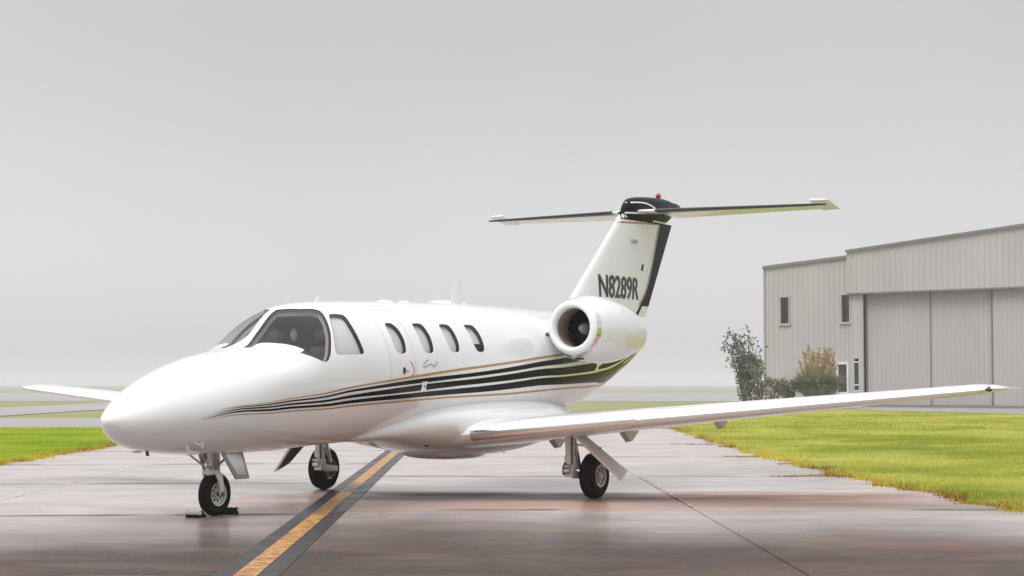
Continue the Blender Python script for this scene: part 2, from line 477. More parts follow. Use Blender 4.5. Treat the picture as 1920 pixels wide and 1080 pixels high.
    rust = math_('MULTIPLY', math_('MULTIPLY', rust1.outputs[0], st2.outputs[0]), mrange(blot.outputs['Fac'], .35, .6, .5, 1.0).outputs[0])
    dry = math_('MAXIMUM', math_('MAXIMUM', drynear.outputs[0], shade_band), math_('MULTIPLY', rust, .6))  # drier near slabs and rust, plus the painted shade band
    far_sheen = mrange(ypert, 16.5, 22.5, 0.0, .88)  # paler base colour farther out paints in the wet slabs' sky sheen
    far_sheen.interpolation_type = 'SMOOTHSTEP'
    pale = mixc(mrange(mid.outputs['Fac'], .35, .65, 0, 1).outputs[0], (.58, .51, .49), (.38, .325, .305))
    c45 = mixc(far_sheen.outputs[0], hs.outputs[0], pale.outputs[2])
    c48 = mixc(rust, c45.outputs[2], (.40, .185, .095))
    c5 = mixc(math_('MULTIPLY', shade_band, .85), c48.outputs[2], (.21, .080, .040))
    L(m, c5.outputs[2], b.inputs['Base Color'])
    w0 = mrange(wet.outputs['Fac'], .40, .72, 1.0, .88).outputs[0]
    L(m, math_('MULTIPLY', w0, math_('SUBTRACT', 1.0, math_('MULTIPLY', dry, .95))), b.inputs['Coat Weight'])
    b.inputs['Specular IOR Level'].default_value = .06
    b.inputs['Coat IOR'].default_value = 1.38
    bp = N(m, 'ShaderNodeBump'); bp.inputs['Strength'].default_value = .10; bp.inputs['Distance'].default_value = .01
    L(m, fine.outputs['Fac'], bp.inputs['Height']); L(m, bp.outputs[0], b.inputs['Normal'])
    b2 = N(m, 'ShaderNodeBump'); b2.inputs['Strength'].default_value = .05; b2.inputs['Distance'].default_value = .01
    L(m, fine.outputs['Fac'], b2.inputs['Height']); L(m, b2.outputs[0], b.inputs['Coat Normal'])
    b.inputs['IOR'].default_value = 1.42
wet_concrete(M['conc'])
M['joint'] = mat('joint_sealant', (0.07, 0.058, 0.052), 0.2)
M['pave'] = mat('far_pavement', (0.30, 0.285, 0.28), 0.45)
noise_mix(M['pave'], (0.27, 0.255, 0.25), (0.34, 0.325, 0.32), 0.05, 5, rough=(.35, .55))
M['mblack'] = mat('black_marking_paint', (0.03, 0.031, 0.034), 0.35, spec=0.12)
noise_mix(M['mblack'], (0.016, 0.018, 0.023), (0.060, 0.054, 0.052), 2.2, 7, .45, .72, coord='Object', stretch=(1.4, .8, 1), rough=(.30, .5))
M['myellow'] = mat('yellow_marking_paint', (0.55, 0.30, 0.05), 0.4)
def worn_yellow(m):
    b = m.node_tree.nodes['Principled BSDF']
    geo = N(m, 'ShaderNodeNewGeometry')
    n1 = N(m, 'ShaderNodeTexNoise'); n1.inputs['Scale'].default_value = 3.2; n1.inputs['Detail'].default_value = 7; n1.inputs['Roughness'].default_value = .65
    n2 = N(m, 'ShaderNodeTexNoise'); n2.inputs['Scale'].default_value = 7.0; n2.inputs['Detail'].default_value = 8; n2.inputs['Roughness'].default_value = .7
    for n in (n1, n2): L(m, geo.outputs['Position'], n.inputs['Vector'])
    def rmp(sock, a, c):
        r = N(m, 'ShaderNodeMapRange'); r.inputs['From Min'].default_value = a; r.inputs['From Max'].default_value = c; L(m, sock, r.inputs['Value']); return r.outputs[0]
    x1 = N(m, 'ShaderNodeMix', data_type='RGBA'); x1.inputs[6].default_value = (.62, .34, .06, 1); x1.inputs[7].default_value = (.52, .19, .02, 1)
    L(m, rmp(n1.outputs['Fac'], .4, .65), x1.inputs[0])
    x2 = N(m, 'ShaderNodeMix', data_type='RGBA'); x2.inputs[7].default_value = (.15, .05, .015, 1)
    L(m, x1.outputs[2], x2.inputs[6]); L(m, rmp(n2.outputs['Fac'], .44, .60), x2.inputs[0])
    L(m, x2.outputs[2], b.inputs['Base Color'])
worn_yellow(M['myellow'])

def sheet(name, poly, z, m, parent=None, kind=None):
    mb = MB(); mb.add([(x, y, z) for x, y in poly], [tuple(range(len(poly)))])
    o = mb.build(name, m, parent, smooth=False, recalc=False)
    if kind: tag(o, kind=kind)
    return o
S_ = -.018
M['hazed_field'] = mat('far_field', (.27, .275, .20), .9)  # distance haze painted in as a paler, greyer green
noise_mix(M['hazed_field'], (.26, .268, .185), (.29, .285, .225), .01, 4)
sheet('far_field', [(-2550, 299), (2550, 299), (2550, 3150), (-2550, 3150)], -.027, M['hazed_field'], kind='structure')
M['sward'] = mat('lawn_sward', (.34, .37, .06), .9)
noise_mix(M['sward'], (.20, .225, .05), (.29, .295, .075), .5, 6, bump=.5, bump_scale=6)
sheet('lawn', [(4.6, -20), (44, -20), (44, 112), (14, 112), (10, 104), (4.0, 88)], -.0315, M['sward'], kind='structure')
M['sward_fresh'] = mat('fresh_lawn_sward', (.24, .33, .04), .9)
noise_mix(M['sward_fresh'], (.16, .22, .04), (.23, .28, .06), .5, 6, bump=.5, bump_scale=6)
sheet('lawn', [(-44, -20), (-8.2, -20), (-9.0, 61), (-44, 61)], -.0315, M['sward_fresh'], kind='structure')
sheet('ground', [(-2600, -300), (2600, -300), (2600, 3200), (-2600, 3200)], -.035, M['lawn'], kind='structure')

TW = empty('taxiway', (0, 0, 0), kind='structure')
sheet('joint_filler', [(-8.25, -20), (5.95, -20), (5.95 + S_ * 62, 62), (-8.25 + S_ * 62, 62)], -.014, M['joint'], TW)
lanes = [(-8.3, -5.66), (-5.66, -1.63), (-1.63, 2.40), (2.40, 6.0)]
rows_r = [20.91 + 7.65 * k for k in range(-5, 6)]
rows_l = [19.9 + 6.5 * k for k in range(-6, 8)]
def slab(x0, x1, ya0, ya1, yb0, yb1):
    """slab with its own bevelled edges; ya = near edge at left/right, yb = far edge"""
    g = .007
    def P(x, y): return (x + S_ * y, y)
    q = [P(x0 + g, ya0 + g), P(x1 - g, ya1 + g), P(x1 - g, yb1 - g), P(x0 + g, yb0 - g)]
    c = Vector((sum(a for a, _ in q) / 4, sum(b for _, b in q) / 4, 0))
    i = .012
    dz = rng.uniform(-.0015, .0015)
    def ins(k):
        a, b = q[k]; s = ((1, 1), (-1, 1), (-1, -1), (1, -1))[k]
        return (a + s[0] * i, b + s[1] * i)
    top = [(*ins(k), dz) for k in range(4)]; mid = [(*q[k], dz - .008) for k in range(4)]; bot = [(*q[k], -.10) for k in range(4)]
    mb = MB()
    v = [tuple(Vector(t) - c) for t in top + mid + bot]
    f = [(0, 1, 2, 3)]
    for k in range(4):
        n = (k + 1) % 4
        f += [(4 + k, 4 + n, n, k), (8 + k, 8 + n, 4 + n, 4 + k)]
    mb.add(v, f)
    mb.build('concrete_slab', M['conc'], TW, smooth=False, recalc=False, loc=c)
for li, (x0, x1) in enumerate(lanes):
    rows = rows_l if li < 2 else rows_r
    sk = .10 if li < 2 else .0
    for k in range(len(rows) - 1):
        def yy(r, x): return r + sk * (x - (-5.2)) if li < 2 else r
        if rows[k + 1] > 62.5: break
        slab(x0, x1, yy(rows[k], x0), yy(rows[k], x1), yy(rows[k + 1], x0), yy(rows[k + 1], x1))
def strip(name, xa, xb, y0, y1, z, m):
    ys = np.linspace(y0, y1, 40)
    mb = MB()
    mb.loft([[(xa + S_ * y, y, z), (xb + S_ * y, y, z)] for y in ys], False, False)
    return mb.build(name, m, TW, smooth=False, recalc=False)
strip('black_border', -1.905, -1.43, 0, 60, .0055, M['mblack'])
strip('yellow_line', -1.755, -1.585, 0, 60, .0095, M['myellow'])

# dark sealant bands and pale painted sky glints along the transverse joints, worn through in places
M['seal_glint'] = mat('pale_joint_glint', (0.56, 0.51, 0.49), 0.3)  # pale colour painted in for the sky's reflection on wet joints
M['seal_dark'] = mat('dark_joint_seal', (0.045, 0.036, 0.032), 0.45)
for li, (x0, x1) in enumerate(lanes):
    rows = rows_l if li < 2 else rows_r
    for r_ in rows:
        if not 12 < r_ < 50: continue
        yf = (lambda x: r_ + .10 * (x + 5.2)) if li < 2 else (lambda x: r_)
        for k_, (m_, dy, w_) in enumerate(((M['seal_dark'], .10, .11), (M['seal_glint'], -.05, .10))):
            x = x0 + .03
            while x < x1 - .25:
                ln = min(rng.uniform(.7, 2.2), x1 - .03 - x)
                if rng.uniform() < (.75 if k_ == 0 else (.55 if r_ > 20 else .0)):
                    mb = MB(); n_ = 7
                    ww = [w_ * rng.uniform(.5, 1.0) for _ in range(n_)]; ww[0] = ww[-1] = .02
                    xs_ = [x + ln * i / (n_ - 1) for i in range(n_)]
                    mb.loft([[(a + S_ * (yf(a) + dy - v / 2), yf(a) + dy - v / 2, .0045), (a + S_ * (yf(a) + dy + v / 2), yf(a) + dy + v / 2, .0045)] for a, v in zip(xs_, ww)], False, False)
                    mb.build('joint_seal', m_, TW, smooth=False, recalc=False)
                x += ln + rng.uniform(.0, .3)

for xr, m_, ya, yb, wm in ((2.43, 'seal_glint', 21.5, 31.0, .030), (-5.66, 'seal_glint', 22.0, 38.0, .030)):
    y = ya
    while y < yb:
        ln = rng.uniform(.5, 1.6); n_ = 9
        if rng.uniform() < .78:
            mb = MB(); rr_ = []
            for i in range(n_):
                a = y + ln * i / (n_ - 1); v = wm * rng.uniform(.35, 1.0) * (0.2 if i in (0, n_ - 1) else 1); d_ = rng.normal() * .012
                rr_.append([(xr + S_ * a + d_ - v / 2, a, .0045), (xr + S_ * a + d_ + v / 2, a, .0045)])
            mb.loft(rr_, False, False); mb.build('joint_seal', M[m_], TW, smooth=False, recalc=False)
        y += ln + rng.uniform(0, .25)

# crossing taxiways, runway and hangar apron in the distance
sheet('crossing_taxiway', [(-400, 61), (3.6, 61), (4.8, 64), (3.5, 78), (-400, 78)], -.006, M['pave'], kind='structure')
sheet('far_taxiway', [(-30.5, 78), (-22.4, 78), (-22.8, 158), (-30.5, 158)], -.010, M['pave'], kind='structure')
sheet('runway', [(-1200, 156), (1200, 156), (1200, 300), (-1200, 300)], -.020, M['pave'], kind='structure')
sheet('hangar_apron', [(14.6, 123), (16.2, 107), (19.7, 94.7), (23.3, 86.4), (34, 74), (80, 50), (110, 80), (46, 94)], -.015, M['pave'], kind='structure')
sheet('marker_pad', [(-10.6, 33.2), (-9.02, 33.2), (-9.0, 34.3), (-10.6, 34.3)], -.012, M['pad'] if 'pad' in M else M['wtrim0'] if 'wtrim0' in M else mat('pale_concrete_pad', (.62, .60, .50), .7), kind='structure')

# ---------------------------------------------------------------- grass
M['blade'] = mat('grass_blade', (0.22, 0.27, 0.03), 0.55)
def blade_mat(m, cols, sc=.6):
    b = m.node_tree.nodes['Principled BSDF']
    geo = N(m, 'ShaderNodeNewGeometry')
    n1 = N(m, 'ShaderNodeTexNoise'); n1.inputs['Scale'].default_value = sc; n1.inputs['Detail'].default_value = 5
    L(m, geo.outputs['Position'], n1.inputs['Vector'])
    add = N(m, 'ShaderNodeMath', operation='MULTIPLY_ADD'); add.inputs[1].default_value = .35
    L(m, geo.outputs['Random Per Island'], add.inputs[0])
    sub = N(m, 'ShaderNodeMath', operation='SUBTRACT'); sub.inputs[1].default_value = .175
    n0 = N(m, 'ShaderNodeTexNoise'); n0.inputs['Scale'].default_value = .16; n0.inputs['Detail'].default_value = 4
    L(m, geo.outputs['Position'], n0.inputs['Vector'])
    mm = N(m, 'ShaderNodeMath', operation='MULTIPLY_ADD'); mm.inputs[1].default_value = 1.3; L(m, n0.outputs['Fac'], mm.inputs[0])
    m2 = N(m, 'ShaderNodeMath', operation='SUBTRACT'); m2.inputs[1].default_value = .65; L(m, n1.outputs['Fac'], m2.inputs[0]); L(m, m2.outputs[0], mm.inputs[2])
    L(m, mm.outputs[0], sub.inputs[0]); L(m, sub.outputs[0], add.inputs[2])
    rp = N(m, 'ShaderNodeValToRGB')
    el = rp.color_ramp.elements
    while len(el) < len(cols): el.new(.5)
    for e, (p, c) in zip(el, cols): e.position = p; e.color = (*c, 1)
    L(m, add.outputs[0], rp.inputs[0]); L(m, rp.outputs[0], b.inputs['Base Color'])
    b.inputs['Specular IOR Level'].default_value = .25
    # thin leaves let light through
    o = m.node_tree.nodes['Material Output']
    tr = N(m, 'ShaderNodeBsdfTranslucent'); L(m, rp.outputs[0], tr.inputs['Color'])
    mx = N(m, 'ShaderNodeMixShader'); mx.inputs[0].default_value = .35
    L(m, b.outputs[0], mx.inputs[1]); L(m, tr.outputs[0], mx.inputs[2]); L(m, mx.outputs[0], o.inputs['Surface'])
blade_mat(M['blade'], [(.28, (.33, .40, .05)), (.5, (.55, .57, .10)), (.74, (.72, .70, .19))])
M['blade2'] = mat('fresh_grass_blade', (0.14, 0.26, 0.02), 0.55)
blade_mat(M['blade2'], [(.30, (.30, .44, .02)), (.5, (.44, .58, .03)), (.75, (.60, .62, .06))])
M['thatch'] = mat('dry_edge_grass', (0.3, 0.2, 0.06), 0.8)
blade_mat(M['thatch'], [(.22, (.16, .075, .025)), (.42, (.44, .25, .04)), (.56, (.62, .50, .05)), (.75, (.66, .58, .07))], 1.6)

def blades(name, xy, h, w, m, z0=-.035, lean=.5):
    n = len(xy)
    a = rng.uniform(0, 2 * np.pi, n); la = rng.uniform(0, 2 * np.pi, n); ll = np.abs(rng.normal(0, lean, n)) * h
    s = np.stack([np.cos(a), np.sin(a), 0 * a], 1) * (w / 2)[:, None]
    b = np.stack([xy[:, 0], xy[:, 1], np.full(n, z0)], 1)
    tip = b + np.stack([np.cos(la) * ll, np.sin(la) * ll, h], 1)
    V = np.stack([b - s, b + s, tip], 1).reshape(-1, 3)
    me = bpy.data.meshes.new(name)
    me.vertices.add(3 * n); me.vertices.foreach_set('co', V.ravel())
    me.loops.add(3 * n); me.loops.foreach_set('vertex_index', np.arange(3 * n))
    me.polygons.add(n); me.polygons.foreach_set('loop_start', np.arange(0, 3 * n, 3))
    me.update(); me.validate()
    o = link_mesh(name, me, m)
    tag(o, kind='stuff')
    return o
def edge_r(y):
    """right edge of the concrete where the grass begins, a little ragged"""
    base = np.interp(y, [10, 17, 20.9, 28.6, 38, 48, 60, 90], [6.3, 5.95, 5.60, 5.12, 4.92, 5.0, 5.19, 5.6])
    return base + .10 * np.sin(y * 1.9) + .07 * np.sin(y * 4.7 + 1) + .05 * np.sin(y * 11.3)
def edge_l(y):
    return -8.93 - .012 * (y - 36) + .06 * np.sin(y * 1.3) + .05 * np.sin(y * 3.9)
def scatter(n, ylo, yhi, xfun_lo, xfun_hi, power=1.0):
    y = ylo + (yhi - ylo) * rng.uniform(0, 1, n) ** power
    lo = xfun_lo(y); hi = xfun_hi(y)
    return np.stack([lo + (hi - lo) * rng.uniform(0, 1, n), y], 1)
fr = lambda y: y * .285 + .8           # just beyond the right of the frame
pts = np.vstack([scatter(330000, 17.0, 62, edge_r, lambda y: np.maximum(fr(y), edge_r(y) + .3), 1.25), scatter(70000, 9.0, 62, lambda y: np.maximum(fr(y), edge_r(y)), lambda y: np.maximum(fr(y), edge_r(y)) + 5, 1.0)])
far_pts = scatter(90000, 60, 100, lambda y: np.full_like(y, 4.8), fr)
far_pts = far_pts[~((far_pts[:, 0] > 16) & (far_pts[:, 1] > 106 - (far_pts[:, 0] - 16) * 2.72))]
h = rng.uniform(.035, .085, len(pts)) * (1 + .35 * np.sin(pts[:, 0] * 2.1 + np.sin(pts[:, 1] * 1.7)) * np.sin(pts[:, 1] * 1.3))
hf = rng.uniform(.06, .12, len(far_pts))
allp = np.vstack([pts, far_pts]); hh = np.concatenate([h, hf])
ww = np.concatenate([np.full(len(pts), .012) * (1 + pts[:, 1] * .012), np.full(len(far_pts), .05)])
g = blades('right_lawn_grass', allp, hh, ww, M['blade']); 
g.name = 'lawn_grass'; tag(g, 'yellow-green mown grass to the right of the taxiway', 'grass')
pl = np.vstack([scatter(150000, 30, 61, lambda y: -y * .285 - .8, edge_l, 1.0), scatter(45000, 16, 61, lambda y: np.minimum(-y * .285 - .8, edge_l(y)) - 5, lambda y: np.minimum(-y * .285 - .8, edge_l(y)), 1.0)])
pl = pl[~((pl[:, 0] < -8.9) & (pl[:, 1] < 34.35) & (pl[:, 1] > 33.1))]
g2 = blades('lawn_grass', pl, rng.uniform(.03, .08, len(pl)), np.full(len(pl), .022), M['blade2'])
tag(g2, 'bright green mown grass to the left of the taxiway', 'grass')
# taller dry fringe creeping over the concrete edge
n = 20000
y = 16.5 + (62 - 16.5) * rng.uniform(0, 1, n) ** 1.3
cl = .5 + .5 * np.sin(y * 2.3 + np.sin(y * .9) * 2) * np.sin(y * .77 + 1)
x = edge_r(y) + rng.normal(0, .09, n) + .02 - .10 * cl * rng.uniform(0, 1, n)
hh_ = rng.uniform(.04, .11, n) * (.45 + .8 * cl) * (.6 + .8 * rng.uniform(0, 1, n))
dry_ = (rng.uniform(0, 1, n) < .30 + .35 * np.sin(y * 3.7 + 2 * np.sin(y * 1.1)) * np.sin(y * .63)) | (x < edge_r(y) - .06)
gx_ = blades('fringe_grass', np.stack([x, y], 1)[~dry_], hh_[~dry_] * 1.15, np.full((~dry_).sum(), .018), M['blade'], -.01, .8)
tag(gx_, 'longer green blades in the fringe along the right concrete edge', 'grass')
g3 = blades('edge_grass', np.stack([x, y], 1)[dry_], hh_[dry_], np.full(dry_.sum(), .018), M['thatch'], -.01, 1.1)
tag(g3, 'taller dry yellow and brown grass fringe along the right concrete edge', 'grass')
# brown tongues growing out along the slab joints
xs_, ys_ = [], []
for yj, ln, ct in ((28.65, 1.2, 500), (36.3, 1.1, 600), (43.9, 1.5, 420), (33.0, .5, 250), (31.2, .35, 160), (26.1, .3, 130)):
    q = rng.uniform(0, 1, ct) ** 1.9
    cl_ = .5 + .5 * np.sin(q * 17 + yj) * np.sin(q * 7)
    k_ = rng.uniform(0, 1, ct) < .35 + .65 * cl_
    q = q[k_]; ct = len(q)
    xs_.append(edge_r(np.full(ct, yj)) - q * ln + .1); ys_.append(yj + .12 * np.sin(q * 9 + yj) + rng.normal(0, .22, ct) * (1 - .75 * q))
x = np.concatenate(xs_); y = np.concatenate(ys_)
M['dead'] = mat('dead_matted_grass', (.3, .18, .09), .9)
blade_mat(M['dead'], [(.25, (.14, .075, .04)), (.5, (.30, .18, .085)), (.75, (.42, .28, .13))], 2.5)
g4 = blades('joint_grass', np.stack([x, y], 1), rng.uniform(.01, .04, len(x)), np.full(len(x), .022), M['dead'], -.003, 1.8)
tag(g4, 'brown dead grass spreading onto the concrete along the slab joints', 'grass')
n = 9000
y = 30 + 31 * rng.uniform(0, 1, n); x = edge_l(y) + rng.normal(0, .08, n) + .05
g5 = blades('edge_grass', np.stack([x, y], 1), rng.uniform(.03, .09, n), np.full(n, .02), M['thatch'], -.01, .9)
tag(g5, 'short dry grass fringe along the left concrete edge', 'grass')

# ---------------------------------------------------------------- haze
HZ = bpy.data.materials.new('haze_air'); HZ.use_nodes = True
HZ.node_tree.nodes.clear()
o_ = N(HZ, 'ShaderNodeOutputMaterial'); pv = N(HZ, 'ShaderNodeVolumePrincipled')
pv.inputs['Color'].default_value = (.87, .865, .91, 1); pv.inputs['Density'].default_value = HAZE_D; pv.inputs['Anisotropy'].default_value = 0.0
L(HZ, pv.outputs[0], o_.inputs['Volume'])
hz = MB().box((0, 1450, 6.6), (5400, 3700, 15.4)).build('haze', HZ, None, smooth=False)
tag(hz, kind='stuff')

# ================================================================ THE JET
# built in aircraft axes: x aft from the nose, y to port, z up from the ground; AC turns that into the root's own axes
def AC(q):
    return (-q[0], q[1], q[2])
ANG = 1.037
JET = empty('business_jet', (-3.991, 18.6358, 0), ANG + math.pi,
            'white twin-engine business jet with black and gold side stripes parked on the wet taxiway', 'airplane')

def to_dom(q):
    return Vector((q[0], q[1] * 0.82))

def inpoly(px, py, poly):
    ins = np.zeros(px.shape, bool)
    n = len(poly)
    for i in range(n):
        x1, y1 = poly[i]; x2, y2 = poly[(i + 1) % n]
        c = ((y1 > py) != (y2 > py)) & (px < (x2 - x1) * (py - y1) / (y2 - y1 + 1e-12) + x1)
        ins ^= c
    return ins

def segdist(px, py, poly):
    d = np.full(px.shape, 1e9)
    n = len(poly)
    for i in range(n):
        x1, y1 = poly[i]; x2, y2 = poly[(i + 1) % n]
        dx, dy = x2 - x1, y2 - y1
        t = np.clip(((px - x1) * dx + (py - y1) * dy) / (dx * dx + dy * dy + 1e-12), 0, 1)
        d = np.minimum(d, np.hypot(px - x1 - t * dx, py - y1 - t * dy))
    return d

def surf_mesh(name, pts2, faces, off, m, parent, K=None):
    """mesh on the fuselage skin from (x, theta) points, with exact normals"""
    q = np.array(pts2, float)
    P = surf(q[:, 0], q[:, 1])
    Nn = normal(q[:, 0], q[:, 1])
    k_ = np.clip(q[:, 0] / .004, 0, 1)[:, None]
    Nn = Nn * k_ + np.array([-1.0, 0, 0]) * (1 - k_)
    Nn /= np.linalg.norm(Nn, axis=1, keepdims=True)
    P = P + Nn * off
    me = bpy.data.meshes.new(name)
    P[:, 0] *= -1
    Nc = Nn.copy(); Nc[:, 0] *= -1
    fs = []
    for f in faces:
        a, b, c = P[f[0]], P[f[1]], P[f[2]]
        if np.dot(np.cross(b - a, c - a), Nc[f[0]]) < 0:
            f = tuple(reversed(f))
        fs.append(tuple(int(i) for i in f))
    me.from_pydata([tuple(v) for v in P], [], fs)
    me.shade_smooth()
    me.normals_split_custom_set_from_vertices([tuple(v) for v in Nc])
    return link_mesh(name, me, m, parent)

def smooth_loop(poly, k=3):
    q = np.array(poly, float); n = len(q); outp = []
    for i in range(n):
        p0, p1, p2, p3 = q[i - 1], q[i], q[(i + 1) % n], q[(i + 2) % n]
        for j in range(k):
            t = j / k
            outp.append(0.5 * (2 * p1 + (p2 - p0) * t + (2 * p0 - 5 * p1 + 4 * p2 - p3) * t * t + (3 * p1 - p0 - 3 * p2 + p3) * t ** 3))
    return [tuple(v) for v in outp]

def smooth_line(poly, k=6):
    q = np.array(poly, float); n = len(q); outp = []
    for i in range(n - 1):
        p0, p1, p2, p3 = q[max(i - 1, 0)], q[i], q[i + 1], q[min(i + 2, n - 1)]
        for j in range(k):
            t = j / k
            outp.append(0.5 * (2 * p1 + (p2 - p0) * t + (2 * p0 - 5 * p1 + 4 * p2 - p3) * t * t + (3 * p1 - p0 - 3 * p2 + p3) * t ** 3))
    outp.append(q[-1])
    return np.array(outp)

def patch(name, poly, off, m, parent, step=0.06, holes=()):
    """filled outline (x, theta) laid on the skin"""
    dom = [to_dom(q) for q in poly]
    pl = [(d.x, d.y) for d in dom]
    x0, x1 = min(a for a, b in pl), max(a for a, b in pl)
    y0, y1 = min(b for a, b in pl), max(b for a, b in pl)
    gx, gy = np.meshgrid(np.arange(x0 + step / 2, x1, step), np.arange(y0 + step / 2, y1, step), indexing='ij')
    gx, gy = gx.ravel(), gy.ravel()
    ok = inpoly(gx, gy, pl) & (segdist(gx, gy, pl) > step * 0.35)
    vs = list(dom); es = [(i, (i + 1) % len(dom)) for i in range(len(dom))]
    hl = []
    for h in holes:
        hd = [to_dom(q) for q in h]; hp = [(d.x, d.y) for d in hd]
        ok &= ~inpoly(gx, gy, hp) & (segdist(gx, gy, hp) > step * 0.35)
        b = len(vs); vs += hd; es += [(b + i, b + (i + 1) % len(hd)) for i in range(len(hd))]
        hl.append(hp)
    vs += [Vector((a, b)) for a, b in zip(gx[ok], gy[ok])]
    r = delaunay_2d_cdt(vs, es, [], 0, 1e-6)
    V = np.array([(v.x, v.y) for v in r[0]])
    F = np.array([tuple(f) for f in r[2]])
    c = V[F].mean(1)
    keep = inpoly(c[:, 0], c[:, 1], pl)
    for hp in hl:
        keep &= ~inpoly(c[:, 0], c[:, 1], hp)
    V[:, 1] /= 0.82
    return surf_mesh(name, V, F[keep], off, m, parent)

def mirror(poly):
    return [(x, -t) for x, t in poly]

def ribbon(name, pts, w, off, m, parent):
    """thin line of width w along (x, theta) points"""
    q = smooth_line(pts, 4); d = np.gradient(q * [1, 0.8], axis=0)
    d /= np.linalg.norm(d, axis=1, keepdims=True) + 1e-9
    nrm = np.stack([-d[:, 1], d[:, 0] / 0.8], 1) * w / 2
    return band(name, q + nrm, q - nrm, off, m, parent, 2)

def band(name, up, lo, off, m, parent, rows=3):
    n = len(up); V = []; F = []
    for i in range(n):
        for j in range(rows):
            V.append(up[i] + (lo[i] - up[i]) * j / (rows - 1))
    for i in range(n - 1):
        for j in range(rows - 1):
            a = i * rows + j
            F += [(a, a + 1, a + rows + 1), (a, a + rows + 1, a + rows)]
    return surf_mesh(name, V, F, off, m, parent)

# --- fuselage skin with real window openings
SHIELD = D['shield'][:]
SHIELD = [(x, max(t, 0.055)) for x, t in SHIELD]
def densify(p, k=3):
    o = []
    for i in range(len(p)):
        a, b = np.array(p[i]), np.array(p[(i + 1) % len(p)])
        for j in range(k): o.append(tuple(a + (b - a) * j / k))
    return o
shield = densify(SHIELD, 3)
side = smooth_loop(D['side'], 3)
cab = [smooth_loop(D['w%d' % i], 3) for i in range(4)]
openings = [shield, side] + cab
openings += [mirror(h)[::-1] for h in openings]

XS0, XS1 = 1e-7, 11.6
tt = np.linspace(math.sqrt(XS0), math.sqrt(XS1), 150)
xg = tt ** 2
# finer stations round the windows
xg = np.unique(np.concatenate([xg, np.arange(1.7, 6.0, 0.045)]))
thg = np.linspace(-math.pi, math.pi, 97)
gx, gy = np.meshgrid(xg, thg, indexing='ij')
px, py = gx.ravel(), gy.ravel() * 0.82
ok = np.ones(px.shape, bool)
vs, es, hp_l = [], [], []
for h in openings:
    hd = [to_dom(q) for q in h]; hp = [(d.x, d.y) for d in hd]
    b = len(vs); vs += hd; es += [(b + i, b + (i + 1) % len(hd)) for i in range(len(hd))]
    near = (px > min(a for a, _ in hp) - .1) & (px < max(a for a, _ in hp) + .1)
    bad = np.zeros(px.shape, bool)
    bad[near] = inpoly(px[near], py[near], hp) | (segdist(px[near], py[near], hp) < 0.012)
    ok &= ~bad
    hp_l.append(hp)
# domain x is stretched near the nose so triangles stay well shaped
vs += [Vector((a, b)) for a, b in zip(px[ok], py[ok])]
def fx(a): return a if a > 1.2 else 1.2 - (math.sqrt(1.2) - math.sqrt(max(a, 0))) * 2 * math.sqrt(1.2)
def fxi(a): return a if a > 1.2 else (math.sqrt(1.2) - (1.2 - a) / (2 * math.sqrt(1.2))) ** 2
vs = [Vector((fx(v.x), v.y)) for v in vs]
r = delaunay_2d_cdt(vs, es, [], 0, 1e-7)
V = np.array([(fxi(v.x), v.y) for v in r[0]])
F = np.array([tuple(f) for f in r[2]])
c = V[F].mean(1)
keep = np.ones(len(F), bool)
for hp in hp_l:
    near = (c[:, 0] > min(a for a, _ in hp)) & (c[:, 0] < max(a for a, _ in hp))
    k2 = np.zeros(len(F), bool); k2[near] = inpoly(c[near, 0], c[near, 1], hp)
    keep &= ~k2
V[:, 1] /= 0.82
FUS = surf_mesh('fuselage', V, F[keep], 0.0, M['white'], JET)
mb = MB()
ringp = surf(np.full(48, XS1), np.linspace(-math.pi, math.pi, 49)[:-1])
ctr = ringp.mean(0)
rr = [ringp, ctr + (ringp - ctr) * 0.75 + [0.05, 0, 0], ctr + (ringp - ctr) * 0.3 + [0.085, 0, 0]]
mb.loft([[tuple(q) for q in a] for a in rr], True, True)
mb.build('tail_cone_cap', M['black'], FUS, AC)

# --- windows
def reveal(name, poly, d0, d1, m, parent, flare=0.0):
    q = np.array(poly); n = len(q)
    P = surf(q[:, 0], q[:, 1]); Nn = normal(q[:, 0], q[:, 1])
    cc = P.mean(0)
    A_ = P - Nn * d0; B_ = P - Nn * d1
    B_ = B_ + (cc - P) / np.linalg.norm(cc - P, axis=1, keepdims=True) * flare
    mb = MB()
    mb.loft([[tuple(v) for v in A_], [tuple(v) for v in B_]], True, False)
    return mb.build(name, m, parent, AC, recalc=False)

def rim(name, poly, w, off, m, parent):
    q = np.array(poly); cc = q.mean(0); n = len(q)
    qd = q * [1, .82]
    d = np.roll(qd, -1, 0) - np.roll(qd, 1, 0)
    d /= np.linalg.norm(d, axis=1, keepdims=True)
    nn = np.stack([d[:, 1], -d[:, 0]], 1)
    if ((qd - qd.mean(0)) * nn).sum() < 0: nn = -nn
    outer = (qd + nn * w) / [1, .82]
    return band(name, np.vstack([outer, outer[:1]]), np.vstack([q, q[:1]]), off, m, parent, 2)

